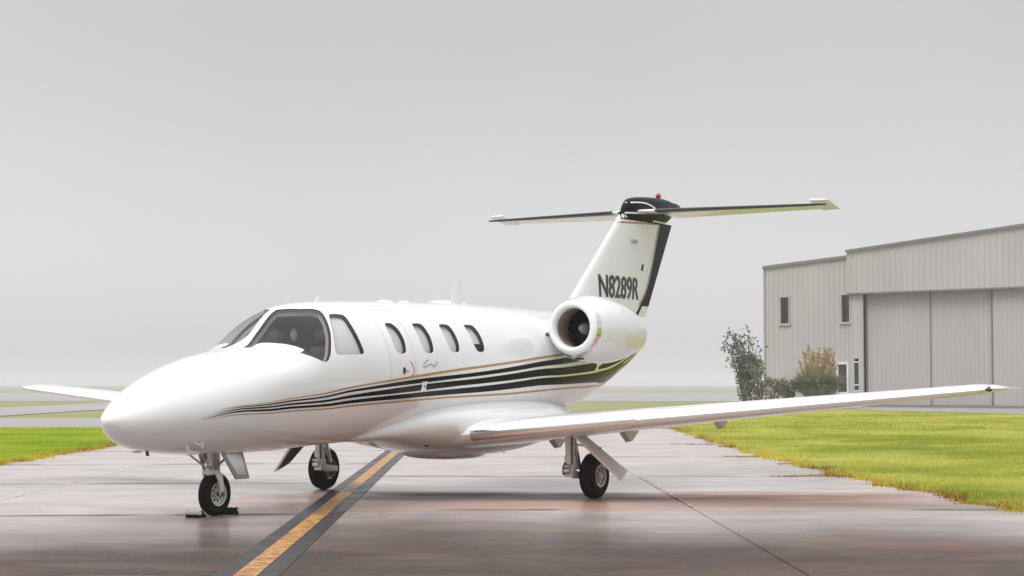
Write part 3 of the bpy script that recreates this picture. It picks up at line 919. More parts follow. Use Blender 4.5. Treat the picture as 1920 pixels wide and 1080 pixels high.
for sgn in (1, -1):
    mir = (lambda p: p) if sgn == 1 else (lambda p: mirror(p)[::-1])
    w = reveal('windshield', mir(shield), 0.0, 0.03, M['seal'], JET, 0.012)
    patch('pane', mir(shield), -0.005, M['glass'], w, 0.08)
    # inner tan trim just behind the seal
    reveal('inner_trim', mir(shield), 0.032, 0.075, M['tan'], w, 0.016)
    w = reveal('cockpit_side_window', mir(side), 0.0, 0.05, M['seal'], JET)
    patch('pane', mir(side), -0.004, M['pane'], w, 0.08)
    patch('window_shade', mir(side), -0.05, M['shade'], w, 0.08)
    for i, cpoly in enumerate(cab):
        w = reveal('cabin_window', mir(cpoly), 0.0, 0.05, M['seal'], JET)
        patch('pane', mir(cpoly), -0.004, M['pane'], w, 0.08)
        sh = cpoly
        if i == 3:
            sh = [(x, min(t, 1.16)) for x, t in cpoly]
            patch('cabin_gap', mir(cpoly), -0.06, M['darkinside'], w, 0.08)
        patch('window_shade', mir(sh), -0.05, M['shade'], w, 0.08)

# --- cockpit interior
rect = [(1.62, -math.pi), (1.62, math.pi), (3.46, math.pi), (3.46, -math.pi)]
recd = densify(rect, 30)
LINER = patch('cockpit_liner', recd, -0.078, M['cockpit'], FUS, 0.09, [shield, mirror(shield)[::-1]])
for xx, nm in ((1.62, 'forward_bulkhead'), (3.46, 'cabin_divider')):
    q = surf(np.full(40, xx), np.linspace(-math.pi, math.pi, 41)[:-1])
    cc = q.mean(0); q = cc + (q - cc) * 0.92
    MB().loft([[tuple(v) for v in q], [tuple(v + np.array([0.02, 0, 0])) for v in q]], True, True).build(nm, M['cockpit'], FUS, AC)
MB().box((2.55, 0, 1.02), (1.75, 1.3, 0.04)).build('cockpit_floor', M['cockpit'], FUS, AC)
gs = []
for i in range(15):
    x = 2.06 + 0.62 * i / 14
    zc = 1.66 + 0.15 * math.sin(min(i / 11, 1) * math.pi / 2) - (0.10 * ((i - 11) / 3) ** 2 if i > 11 else 0)
    hw = min(0.60, 0.40 + (x - 2.06) * 0.6)
    gs.append([(x, hw * k / 10, zc - 0.13 * abs(k / 10) ** 3 + 0.035 * math.exp(-((abs(k) - 5) / 3.0) ** 2) * (i / 14)) for k in range(-10, 11)])
MB().loft(gs, False, False).build('glareshield', M['glare'], FUS, AC)
MB().box((2.66, 0, 1.50), (0.04, 1.1, 0.32)).build('instrument_panel', M['glare'], FUS, AC)
for sy in (1, -1):
    mb = MB()
    mb.loft([[(3.02 + 0.10 * h + dx, sy * 0.34 + dy * (1 - 0.35 * h), 1.18 + 0.62 * h) for dx, dy in ((-.06, -.22), (-.06, .22), (.06, .22), (.06, -.22))] for h in (0, .3, .6, .9, 1)])
    s = mb.build('pilot_seat', M['leather'], FUS, AC, bevel=0.03)
    MB().ball((3.13, sy * 0.34, 1.92), (0.055, 0.13, 0.10)).build('headrest', M['leather'], FUS, AC)
hd = MB(); hd.ball((3.02, 0.02, 1.93), (0.03, 0.045, 0.075))
hd.build('headset', M['gear'], FUS, AC)
for sy in (1, -1):
    yk = MB()
    yk.tube([(2.72, sy * .34, 1.55), (2.80, sy * .34, 1.57)], 0.015)
    yk.tube([(2.80, sy * .34 - .13, 1.65), (2.81, sy * .34 - .11, 1.57), (2.81, sy * .34 + .11, 1.57), (2.80, sy * .34 + .13, 1.65)], 0.016)
    yk.build('control_yoke', M['glare'], FUS, AC)

# --- side stripes, both flanks
ST_ = [list(map(tuple, s)) for s in D['st']]
for i in (0, 1):            # upper gold line runs on behind the engine
    ST_[i] = ST_[i][:8] + [(9.1, 1.37 + .04 * i), (10.0, 1.40 + .04 * i)]
starts = D['rib']['starts']
tail_up = [(9.034, 1.867), (9.5, 1.895), (10.0, 1.965), (10.5, 2.02), (11.0, 2.02), (11.3, 1.98), (11.58, 1.94)]
def stripe(i0, i1, k, ext_up=(), ext_lo=()):
    up = [starts[k]] + ST_[i0] + list(ext_up)
    lo = [starts[k]] + ST_[i1] + list(ext_lo)
    return smooth_line(up, 7), smooth_line(lo, 7)
sets = [(M['gold'], *stripe(0, 1, 0)), (M['black'], *stripe(2, 3, 1)),
        (M['black'], *stripe(4, 5, 2, [(9.12, 1.705), (9.20, 1.75)], [(9.14, 1.84), (9.20, 1.79)])),
        (M['black'], *stripe(6, 7, 3, [(9.5, 1.925), (10.0, 1.995), (10.5, 2.05), (11.0, 2.05), (11.3, 2.01), (11.585, 1.97)],
                             [(9.6, 2.26), (10.1, 2.50), (10.6, 2.75), (11.0, 2.95), (11.3, 3.10), (11.585, 3.14)])),
        (M['gold'], *stripe(8, 9, 4, [(9.7, 2.36), (10.2, 2.60), (10.6, 2.83), (10.9, 3.0)], [(9.72, 2.41), (10.22, 2.66), (10.62, 2.89), (10.92, 3.06)]))]
up = smooth_line([(9.30, 1.80), (9.5, 1.76), (10.0, 1.78), (10.5, 1.83), (11.0, 1.84), (11.3, 1.80), (11.585, 1.76)], 6)
lo = smooth_line([(9.30, 1.86), (9.5, 1.875), (10.0, 1.935), (10.5, 1.99), (11.0, 1.99), (11.3, 1.95), (11.585, 1.91)], 6)
sets.append((M['black'], up, lo))
for sgn in (1, -1):
    for m_, u_, l_ in sets:
        band('stripe', u_ * [1, sgn], l_ * [1, sgn], 0.0025, m_, FUS, 4)

# --- small flat things on the skin
def ell(cx, ct, rx, rt, n=16):
    return [(cx + rx * math.cos(2 * math.pi * i / n), ct + rt * math.sin(2 * math.pi * i / n)) for i in range(n)]
patch('door_handle', ell(4.060, 1.532, 0.030, 0.048), 0.004, M['decal'], FUS, 0.05)
patch('door_lock', ell(4.128, 1.542, 0.014, 0.018), 0.004, M['greymark'], FUS, 0.05)
ribbon('door_arrow', D['rib']['red'], 0.012, 0.003, M['redmark'], FUS)
for k in ('c', 'wave', 'y'):
    ribbon('script_lettering', D['rib'][k], 0.009, 0.003, M['greymark'], FUS)
patch('static_port_plate', [(4.44, 1.71), (4.55, 1.705), (4.55, 1.855), (4.44, 1.86)], 0.004, M['white'], FUS, 0.05)
patch('static_port', ell(4.50, 1.775, 0.012, 0.022), 0.006, M['greymark'], FUS, 0.05)
patch('air_inlet', ell(7.60, 1.045, 0.045, 0.032), 0.004, M['decal'], FUS, 0.05)
def seam(pts, w=0.005, mname='seam'):
    ribbon('panel_seam', pts, w, 0.0012, M[mname], FUS)
def rectseam(x0, x1, t0, t1, w=0.005):
    n = 8; q = []
    c_ = 0.05
    for (ax, at), (bx, bt) in zip([(x0 + c_, t0), (x1, t0 + c_), (x1 - c_, t1), (x0, t1 - c_)], [(x1 - c_, t0), (x1, t1 - c_), (x0 + c_, t1), (x0, t0 + c_)]):
        q += [(ax + (bx - ax) * i / n, at + (bt - at) * i / n) for i in range(n + 1)]
    q.append(q[0])
    seam(q, w)
rectseam(3.80, 4.30, 0.54, 1.95)                    # cabin door
for xx in (7.35, 10.3):
    seam([(xx, t) for t in np.linspace(-2.6, 2.6, 50)], 0.0035)
# --- aerials and probes
mb = MB()
mb.loft([[(6.44 + .06 * h + c_ * (1 - .45 * h), s_, 2.39 + .31 * h) for c_, s_ in ((-.14, 0), (-.05, .024), (.14, 0.004), (.14, -.004), (-.05, -.024))] for h in (0, .5, 1)])
mb.build('blade_antenna', M['white'], FUS, AC)
mb = MB()
mb.loft([[(3.48 + .03 * h + c_ * (1 - .5 * h), s_, 2.31 + .085 * h) for c_, s_ in ((-.07, 0), (-.02, .012), (.06, 0.002), (.06, -.002), (-.02, -.012))] for h in (0, .5, 1)])
mb.build('fin_antenna', M['white'], FUS, AC)
MB().ball((4.85, 0, 2.366), (0.14, 0.08, 0.03)).build('gps_antenna', M['white'], FUS, AC)
MB().ball((5.25, 0, 2.378), (0.10, 0.07, 0.02)).build('gps_antenna', M['white'], FUS, AC)
for sy in (1, -1):
    mb = MB()
    mb.loft([[(.83 + .05 * h + c_ * (1 - .2 * h), sy * (.325 + .02 * h) + s_, .79 - .100 * h) for c_, s_ in ((-.030, 0), (0, .012), (.032, 0), (0, -.012))] for h in (0, .5, 1)])
    mb.tube([(.80, sy * .345, .690), (.93, sy * .345, .690)], [.009, .013])
    mb.build('pitot_tube', M['gear'], FUS, AC)
    mb = MB()
    mb.tube([(.90, sy * .375, .80), (.905, sy * .425, .775), (.965, sy * .43, .765)], [.016, .013, .010])
    mb.tube([(.965, sy * .43, .80), (.97, sy * .43, .735)], .010)
    mb.build('angle_vane', M['gear'], FUS, AC)
mb = MB(); mb.loft([[(0.62 + .02 * h + c_, s_, 0.72 - .06 * h) for c_, s_ in ((-.025, 0), (0, .008), (.025, 0), (0, -.008))] for h in (0, 1)])
mb.build('drain_mast', M['steel'], FUS, AC)
mb = MB(); mb.loft([[(1.42 + .01 * h + c_, 0.1 + s_, 0.67 - .07 * h) for c_, s_ in ((-.02, 0), (0, .008), (.02, 0), (0, -.008))] for h in (0, 1)])
mb.build('drain_mast', M['steel'], FUS, AC)

# --- belly fairing
def sup(x, w, zt, zb, zc, n=2.3, k=40):
    o = []
    for j in range(k):
        t = 2 * math.pi * j / k
        cc, ss = math.cos(t), math.sin(t)
        y = w * math.copysign(abs(cc) ** (2 / n), cc)
        z = zc + (zt - zc if ss > 0 else zc - zb) * math.copysign(abs(ss) ** (2 / n), ss)
        o.append((x, y, z))
    return o
FA = [(3.55, .10, .78, .72, .75), (3.9, .42, .92, .715, .80), (4.3, .63, 1.03, .70, .86), (4.75, .78, 1.14, .65, .91), (5.2, .88, 1.20, .585, .93), (5.7, .95, 1.23, .52, .93), (6.3, .99, 1.25, .475, .92),
      (6.9, .99, 1.25, .49, .92), (7.5, .95, 1.22, .56, .94), (8.1, .74, 1.15, .73, .98), (8.7, .38, 1.12, .97, 1.05), (9.2, .08, 1.20, 1.12, 1.16)]
fa = np.array(FA); xq = np.linspace(3.55, 9.2, 40)
fq = np.stack([pchip(fa[:, 0], fa[:, j], xq) for j in range(1, 5)], 1)
mb = MB(); mb.loft([sup(x, *v) for x, v in zip(xq, fq)])
FAIR = mb.build('belly_fairing', M['white'], JET, AC, 60)
mb = MB()
mb.loft([sup(x, w, .60, zb, .56, 3) for x, w, zb in ((5.62, .20, .52), (5.72, .34, .47), (5.95, .40, .445), (6.4, .41, .435), (6.62, .36, .45), (6.78, .2, .49))])
mb.build('belly_scoop', M['white'], FAIR, AC, 50)
mb = MB()
for i, x in enumerate((5.05, 5.17)):
    mb.ball((x, 0.47, 0.655), (0.05, 0.035, 0.02))
mb.build('belly_vent', M['decal'], FAIR, AC)
mb = MB(); mb.loft([[(7.5 + .06 * h + c_ * (1 - .4 * h), 0.05 + s_, 0.58 - .10 * h) for c_, s_ in ((-.05, 0), (0, .01), (.04, 0), (0, -.01))] for h in (0, 1)])
mb.build('belly_antenna', M['gear'], FAIR, AC)

# --- wings
def naca(x, t, camber=0.02):
    yt = t / .2 * (.2969 * math.sqrt(x) - .126 * x - .3516 * x * x + .2843 * x ** 3 - .1036 * x ** 4)
    p_ = .4
    yc = camber / p_ ** 2 * (2 * p_ * x - x * x) if x < p_ else camber / (1 - p_) ** 2 * (1 - 2 * p_ + 2 * p_ * x - x * x)
    return yc + yt, yc - yt
def foil(a, b, t, camber, n=14):
    """closed section loop between chord fractions a and b: upper from a to b, lower back"""
    xs_ = [a + (b - a) * (1 - math.cos(math.pi * i / n)) / 2 for i in range(n + 1)]
    up_ = [(x, naca(x, t, camber)[0]) for x in xs_]
    lo_ = [(x, naca(x, t, camber)[1]) for x in xs_]
    if a == 0: lo_ = lo_[1:]
    if b == 1: up_[-1] = (1, naca(1, t, camber)[0] + 0.0008)
    return up_ + lo_[::-1]
FH = (1.30, 2.30, 3.55)
WY = [0.70, 1.6, 3.0, 4.6, 6.2, 6.85, 6.97]
def wing_at(y):
    f = (y - 0.85) / (6.97 - 0.85)
    le = 5.22 + (5.90 - 5.22) * f
    te = 7.42 + (6.78 - 7.42) * f
    z = 0.775 + (1.325 - 0.775) * f
    t = 0.15 - 0.025 * f
    return le, te - le, z, t, R(2.2 - 2.0 * f)
def wsec(y, a, b, sgn, grow=0.0, droop=0.0, hinge=0.72, n=14):
    le, ch, z, t, inc = wing_at(y)
    if y > 6.9: t *= 0.6
    o = []
    for x, zz in foil(a, b, t, 0.018, n):
        X, Z = x * ch, zz * ch
        if grow:
            Z *= 1 + grow
            X -= grow * 0.02
        if droop:
            hx = hinge * ch
            dx, dz = X - hx, Z
            X = hx + dx * math.cos(droop) + dz * math.sin(droop); Z = dz * math.cos(droop) - dx * math.sin(droop)
        o.append((le + X * math.cos(inc) + Z * math.sin(inc), sgn * y, z + Z * math.cos(inc) - X * math.sin(inc) * 1.0 + 0.0))
    return o
for sgn in (1, -1):
    mb = MB()
    mb.loft([wsec(y, 0.0, 0.735, sgn) for y in WY])
    mb.loft([wsec(y, 0.735, 1.0, sgn, n=6) for y in (6.72, 6.85, 6.97)])
    mb.loft([wsec(y, 0.735, 1.0, sgn, n=6) for y in (0.70, 0.92)])
    W_ = mb.build('wing', M['white'], JET, AC, 40)
    MB().loft([wsec(y, 0.742, 1.0, sgn, droop=R(0.5), hinge=.74, n=6) for y in (0.93, 2.4, 4.05)]).build('flap', M['white'], W_, AC, 40)
    MB().loft([wsec(y, 0.742, 1.0, sgn, droop=R(-0.5), hinge=.74, n=6) for y in (4.07, 5.4, 6.71)]).build('aileron', M['white'], W_, AC, 40)
    # polished leading edge
    lo_ = []
    for y in (0.96, 1.4, 2.0, 2.5, 3.05):
        le, ch, z, t, inc = wing_at(y)
        o = []
        for x, zz in foil(0.0, 0.034 - .024 * (y - .86) / 2.19, t, 0.018, 8):
            if zz > 0: x *= .22; zz = naca(x, t, .018)[0]
            X, Z = x * ch - 0.004, zz * ch * 1.0 + (0.0025 if zz > 0 else -0.0025)
            o.append((le + X * math.cos(inc) + Z * math.sin(inc), sgn * y, z + Z * math.cos(inc) - X * math.sin(inc)))
        lo_.append(o)
    MB().loft(lo_).build('leading_edge', M['chrome'], W_, AC, 40)
    # tip fairing and navigation light
    le, ch, z, t, inc = wing_at(6.97)
    mb = MB()
    rings = []
    for f, kx in ((0, 1), (.35, .97), (.7, .88), (1, .70)):
        yy = 6.97 + 0.16 * f
        x0 = le + ch * (0.0 + 0.10 * f * f)
        x1 = le + ch * (1.0 + 0.05 * f)
        rings.append([(x0 + (x1 - x0) * x, sgn * yy, z + 0.012 + zz * ch * (1 - .75 * f) * .6) for x, zz in foil(0, 1, t, .018, 8)])
    mb.loft(rings)
    mb.build('wing_tip', M['white'], W_, AC, 40)
    MB().ball((le + 0.05, sgn * 7.0, z + 0.005), (0.05, 0.035, 0.028)).build('navigation_light', M['steel'] if sgn == 1 else M['gear'], W_, AC)
    # hinge fairings under the trailing edge
    for yy, x_, dz, sz in ((FH[0], 6.75, -.10, 1.0), (FH[1], 6.75, -.09, 1.0), (FH[2], 6.70, -.07, .65)):
        le, ch, z, t, inc = wing_at(yy)
        zu = z - 0.05
        mb = MB()
        tri = [(-.30, .03), (.30, .0), (.05, -.17), (.0, -.175)]
        mb.loft([[(x_ + a * sz, sgn * yy + dy * k_, zu + b * sz) for a, b in tri] for dy, k_ in ((-.035, 1), (.035, 1))])
        mb.build('flap_hinge', M['gear'], W_, AC, bevel=0.012)
    # static wick stubs
    for yy in (5.2, 5.9, 6.5):
        le, ch, z, t, inc = wing_at(yy)
        MB().tube([(le + ch - .01, sgn * yy, z + .0), (le + ch + .10, sgn * yy, z - .005)], 0.004, 6).build('static_wick', M['steel'], W_, AC)

# --- fin, rudder, tailplane
FZ0, FZ1 = 2.28, 4.00
def fin_at(z):
    f = (z - FZ0) / (FZ1 - FZ0)
    le = 9.08 + (11.08 - 9.08) * f
    hg = 11.37 + (12.29 - 11.37) * f
    te = 11.74 + (12.83 - 11.74) * f
    return le, hg, te
def fin_half(x, z):
    le, hg, te = fin_at(z)
    ch = te - le
    u = min(max((x - le) / ch, 0.0), 1.0)
    return naca(u, 0.080, 0.0)[0] * ch
def fin_sec(z, a, b, grow=0.0, n=14):
    le, hg, te = fin_at(z)
    ch = te - le
    ua, ub = a, b
    if a == 'h': ua = (hg + 0.012 - le) / ch
    if b == 'h': ub = (hg - le) / ch
    return [(le + x * ch, yy * ch + math.copysign(grow, yy), z) for x, yy in foil(ua, ub, 0.080, 0.0, n)]
mb = MB(); mb.loft([fin_sec(z, 0.0, 'h') for z in np.linspace(FZ0, 3.93, 9)])
FIN = mb.build('fin', M['white'], JET, AC, 40)
mb = MB(); mb.loft([fin_sec(z, 'h', 1.0, n=8) for z in np.linspace(2.40, 3.86, 7)])
RUD = mb.build('rudder', M['white'], FIN, AC, 40)
def finband(name, pts, w, m, parent, off=0.003, up=True):
    for sg in (1, -1):
        mb = MB(); rr_ = []
        for x, z in pts:
            if up:
                a, b = (x, z + w / 2), (x, z - w / 2)
            else:
                a, b = (x - w / 2, z), (x + w / 2, z)
            rr_.append([(q[0], sg * (fin_half(*q) + off), q[1]) for q in (a, b)])
        mb.loft(rr_, False, False)
        mb.build(name, m, parent, AC, recalc=False)
finband('stripe', [(fin_at(3.78)[0] + .02 + i * .1, 3.775 + i * .004) for i in range(14)], 0.028, M['gold'], FIN)
RBX = ((2.30, 11.28), (2.40, 11.39), (2.59, 11.60), (2.81, 11.82), (3.20, 12.015), (3.51, 12.13), (3.86, 12.27))
def rb_left(z): return float(pchip([p_[0] for p_ in RBX], [p_[1] for p_ in RBX], np.array([z]))[0])
for sg in (1, -1):
    rr_, rg_, rw_ = [], [], []
    for z in np.linspace(2.56, 3.855, 26):
        xl_, te_ = rb_left(z), fin_at(z)[2]
        rr_.append([(xl_ + (te_ + .002 - xl_) * k / 8, sg * (fin_half(xl_ + (te_ - xl_) * k / 8, z) + .003), z) for k in range(9)])
        rg_.append([(x, sg * (fin_half(x, z) + .0035), z) for x in (xl_ - .050, xl_ - .022)])
        w0_ = xl_ + (te_ - xl_) * (.42 + .16 * (3.86 - z))
        rw_.append([(x, sg * (fin_half(x, z) + .0048), z) for x in (w0_, w0_ + .013)])
    for nm_, q_, m_ in (('rudder_band', rr_, M['rudderblack']), ('stripe', rg_, M['gold'])):
        mb = MB(); mb.loft(q_, False, False); mb.build(nm_, m_, RUD, AC, recalc=False)
    mb = MB(); mb.loft([[(rb_left(z) + k * .10, sg * (fin_half(rb_left(z) + k * .10, z) + .0035), z) for k in (0, 1)] for z in np.linspace(2.30, 2.56, 8)], False, False)
    mb.build('stripe', M['rudderblack'], FIN, AC, recalc=False)
finband('stripe', [(fin_at(3.88)[0] + .012 + i * .0945, 3.882) for i in range(14)], 0.11, M['black'], FIN)
mb = MB(); mb.box((11.28, fin_half(11.28, 3.515) + .008, 3.515), (0.20, 0.03, 0.055)); mb.build('fin_vent', M['seam'], FIN, AC, bevel=.008)
mb = MB(); mb.box((11.61, fin_half(11.61, 3.14) + .004, 3.14), (0.04, 0.02, 0.10), Matrix.Rotation(R(25), 3, 'Y')); mb.build('fin_vent', M['decal'], FIN, AC)
# registration
tcu = bpy.data.curves.new('registration', 'FONT')
tcu.body = 'N8289R'
tcu.size = 1.0
tcu.offset = 0.015
tcu.resolution_u = 6
tob = bpy.data.objects.new('tmp_text', tcu)
COL.objects.link(tob)
dg = bpy.context.evaluated_depsgraph_get()
tme = bpy.data.meshes.new_from_object(tob.evaluated_get(dg))
bpy.data.objects.remove(tob)
bm = bmesh.new(); bm.from_mesh(tme)
bmesh.ops.triangulate(bm, faces=bm.faces)
bmesh.ops.subdivide_edges(bm, edges=[e for e in bm.edges if e.calc_length() > 0.12], cuts=2)
bm.to_mesh(tme); bm.free()
tv = np.array([v.co[:] for v in tme.vertices])
tx0, tx1, ty0, ty1 = tv[:, 0].min(), tv[:, 0].max(), tv[:, 1].min(), tv[:, 1].max()
for sg in (1, -1):
    mbt = MB()
    for sh, lift in ((-.006, .004), (.006, .0055)):        # struck twice, side by side, for a heavy face
        vs_ = []
        for q in tv:
            f, g = (q[0] - tx0) / (tx1 - tx0), (q[1] - ty0) / (ty1 - ty0)
            x = (10.15 + 1.35 * f if sg == 1 else 11.50 - 1.35 * f) + sh
            z = 2.635 + 0.335 * g + 0.005 * f
            vs_.append((x, sg * (fin_half(x, z) + lift), z))
        mbt.add(vs_, [tuple(p.vertices) for p in tme.polygons])
    mbt.build('registration', M['decal'], FIN, AC, recalc=False)
bpy.data.meshes.remove(tme)
# dark cap that carries the tailplane, with white swoosh
CAPX = [(10.98, .012, 3.80, 3.86), (11.10, .055, 3.80, 4.02), (11.28, .095, 3.80, 4.16), (11.55, .115, 3.81, 4.205), (12.0, .115, 3.82, 4.235), (12.3, .10, 3.83, 4.245), (12.55, .075, 3.90, 4.235), (12.75, .05, 4.02, 4.215), (12.92, .03, 4.12, 4.205), (12.98, .012, 4.15, 4.19)]
ca = np.array(CAPX); xq = np.linspace(10.98, 12.98, 30)
cq = np.stack([pchip(ca[:, 0], ca[:, j], xq) for j in (1, 2, 3)], 1)
mb = MB(); mb.loft([sup(x, w, zt, zb, (zt + zb) / 2, 3.0, 28) for x, (w, zb, zt) in zip(xq, cq)])
CAP = mb.build('tail_fairing', M['black'], FIN, AC, 50)
def cap_y(x, z):
    w, zb, zt = [np.interp(x, xq, cq[:, j]) for j in range(3)]
    zc = (zt + zb) / 2
    u = min(abs((z - zc) / ((zt - zb) / 2)), 1)
    return w * (1 - u ** 3) ** (1 / 3)
def capband(pts, w):
    for sg in (1, -1):
        mb = MB(); rr_ = []
        for x, z in pts:
            rr_.append([(x, sg * (cap_y(x, zz) + .004), zz) for zz in (z + w / 2, z, z - w / 2)])
        mb.loft(rr_, False, False)
        mb.build('stripe', M['white'], CAP, AC, recalc=False)
capband([(11.16 + i * .06, 4.085 + .025 * math.sin(i / 13 * math.pi) - .0009 * max(i - 7, 0) ** 2) for i in range(14)], .022)
capband([(11.06 + i * .07, 3.925 + .004 * i) for i in range(10)], .026)
capband([(11.90 + i * .08, 3.86) for i in range(7)], .022)
mb = MB(); mb.ball((12.28, 0, 4.275), (.05, .04, .05)); mb.build('beacon', M['redlens'], CAP, AC)
mb = MB(); mb.tube([(12.93, 0, 4.18), (13.02, 0, 4.175)], .018); mb.build('tail_light', M['steel'], CAP, AC)

def tail_at(y):
    f = (y - 0.1) / 2.75
    le = 11.36 + (11.93 - 11.36) * f
    te = 12.62 + (12.52 - 12.62) * f
    return le, te, 3.985 + 0.02 * f
TD = R(9)
def tsec(y, a, b, sgn, rot=0.0, n=10, grow=0.0):
    le, te, z = tail_at(y)
    ch = te - le
    o = []
    for x, zz in foil(a, b, 0.062 if y < 2.8 else 0.045, 0.0, n):
        X, Z = x * ch, zz * ch
        if grow:
            X -= grow; Z += math.copysign(grow, zz)
        if rot:
            hx = 0.62 * ch
            dx, dz = X - hx, Z
            X = hx + dx * math.cos(rot) + dz * math.sin(rot); Z = dz * math.cos(rot) - dx * math.sin(rot)
        o.append((le + X, sgn * y, z + Z + 0.045 * (X - .3)))
    return o
for sgn in (1, -1):
    mb = MB(); mb.loft([tsec(y, 0, 0.61, sgn) for y in (0.0, 0.4, 1.2, 2.0, 2.58)])
    TP = mb.build('tailplane', M['white'], JET, AC, 40)
    mb = MB(); mb.loft([tsec(y, 0.625, 1.0, sgn, TD, 6) for y in (0.16, 1.0, 1.8, 2.595)])
    mb.loft([tsec(y, 0.105, 1.0, sgn, R(14), 8) for y in (2.60, 2.72, 2.83, 2.87)])
    mb.build('elevator', M['white'], TP, AC, 40)
    mb = MB(); mb.loft([tsec(y, 0, 0.115, sgn, 0, 8, 0.003) for y in (0.36, 1.2, 2.0, 2.59)])
    mb.build('deicer_boot', M['boot'], TP, AC, 40)
    mb = MB(); mb.loft([tsec(y, 0, 0.098, sgn, 0, 8, 0.003) for y in (2.60, 2.70, 2.80, 2.85)])
    mb.build('tip_boot', M['boot'], TP, AC, 40)

# --- engines
NPROF = [(0.0, .297), (0.010, .322), (0.04, .350), (.12, .383), (.2, .403), (.35, .425), (.5, .437), (.75, .441), (1.0, .418), (1.2, .383), (1.4, .340), (1.6, .290), (1.62, .286)]
LIPIN = [(0.0, .297), (.005, .282), (.02, .266), (.05, .254), (.09, .249)]
for sgn in (1, -1):
    c0 = (7.42, sgn * 1.13, 2.115)
    def tl(q):
        return AC((q[0], q[1], q[2] - 0.03 * (q[0] - 7.42)))
    pr = np.array(NPROF); xq_ = np.concatenate([np.linspace(0.13, 1.62, 26)])
    rq = pchip(pr[:, 0], pr[:, 1], xq_)
    mb = MB(); mb.lathe(list(zip(xq_, rq)) + [(1.60, .272), (1.35, .262), (1.3, .20)], c0, n=56)
    NA = mb.build('engine_nacelle', M['white'], JET, tl, 50)
    xl = np.linspace(0, .128, 10); rl = pchip(pr[:, 0], pr[:, 1], xl)
    mb = MB(); mb.lathe([(a, b) for a, b in LIPIN[::-1]] + list(zip(xl[1:], rl[1:])) + [(.128, rl[-1] - .006)], c0, n=56)
    mb.build('intake_lip', M['white'], NA, tl, 60)
    mb = MB(); mb.lathe([(.055, np.interp(.055, xl, rl) + .0015), (.085, np.interp(.085, xl, rl) + .003), (.128, rl[-1] + .0015), (.128, rl[-1] - .004)], c0, n=56)
    mb.build('polished_band', M['chrome'], NA, tl, 60)
    mb = MB(); mb.lathe([(.088, .2485), (.15, .250), (.30, .262), (.46, .275)], c0, n=48)
    mb.build('intake_duct', M['duct'], NA, tl, 60)
    mb = MB(); mb.lathe([(.44, .276), (.445, .05)], c0, n=48); mb.build('fan_disc', M['darkinside'], NA, tl, 60)
    mb = MB()
    for i in range(20):
        a = 2 * math.pi * i / 20
        vs_ = []
        for rr2, tw in ((.075, 60), (.17, 40), (.268, 22)):
            for s_ in (-1, 1):
                w_ = s_ * .028
                aa = a + w_ * math.sin(R(tw)) / rr2 * 1.0
                vs_.append((c0[0] + .40 + w_ * math.cos(R(tw)), c0[1] + rr2 * math.cos(aa), c0[2] + rr2 * math.sin(aa)))
        mb.add(vs_, [(0, 1, 3, 2), (2, 3, 5, 4)])
    mb.build('fan', M['fan'], NA, tl, 30, recalc=False)
    mb = MB(); mb.lathe([(.24, .003), (.255, .025), (.30, .055), (.36, .075), (.43, .085)], c0, n=28); mb.build('spinner', M['spinner'], NA, tl, 60)
    mb = MB(); mb.lathe([(1.45, .20), (1.55, .18), (1.72, .06), (1.76, .004)], c0, n=28); mb.build('exhaust_cone', M['steel'], NA, tl, 60)
    mb = MB(); mb.box((7.60, sgn * 1.16, 1.715), (.075, .10, .022)); mb.build('drain_slot', M['decal'], NA, tl, bevel=.006)
    # pylon
    mb = MB(); rr_ = []
    for yy, x0_, x1_ in ((.40, 7.50, 9.5), (.70, 7.60, 9.2), (.85, 7.66, 9.0)):
        rr_.append([(x0_ + (x1_ - x0_) * x, sgn * yy, 2.06 + zz * 1.35) for x, zz in foil(0, 1, .14, 0, 10)])
    mb.loft(rr_); mb.build('pylon', M['white'], NA, AC, 40)

# --- landing gear
def wheel(parent, c, r, w, rim_r, hub_side):
    """tyre and rim about the y axis; hub_side = outward face"""
    prof = []
    for i in range(25):
        t = math.pi * (i / 24)
        a = -w / 2 * math.cos(t)
        rr_ = rim_r + (r - rim_r) * abs(math.sin(t)) ** 0.55
        prof.append((a * (1.0 if 0.1 < i / 24 < .9 else .92), rr_))
    mb = MB(); mb.lathe(prof, c, 'y', 44)
    # tread grooves
    ty = mb.build('tyre', M['rubber'], parent, AC, 50)
    mb = MB()
    for k in (-.22, 0, .22):
        mb.lathe([(k * w - .004, r + .0), (k * w - .004, r + .0012), (k * w + .004, r + .0012), (k * w + .004, r + .0)], c, 'y', 44)
    mb.build('tread_groove', M['hose'], parent, AC)
    mb = MB()
    for s_ in (-1, 1):
        f = s_ * w / 2
        mb.lathe([(f * .82, rim_r + .004), (f * .94, rim_r + .002), (f * .90, rim_r * .88), (f * .55, rim_r * .80), (f * .42, rim_r * .62), (f * .50, rim_r * .36), (f * .78, rim_r * .33), (f * .80, .003)], c, 'y', 36)
    mb.build('rim', M['rimpaint'], parent, AC, 35)
    mb = MB()
    for s_ in (-1, 1):
        for i in range(8):
            a = 2 * math.pi * (i + .3) / 8
            mb.ball((c[0] + rim_r * .56 * math.cos(a), c[1] + s_ * w * .235, c[2] + rim_r * .56 * math.sin(a)), (.016 * rim_r / .12, .008, .016 * rim_r / .12), 8, 6)
    tag(mb.build('wheel_bolts', M['steel'], parent, AC), kind='stuff')
M['rimpaint'] = mat('wheel_rim_enamel', (0.55, 0.55, 0.50), 0.3, metal=0.3)

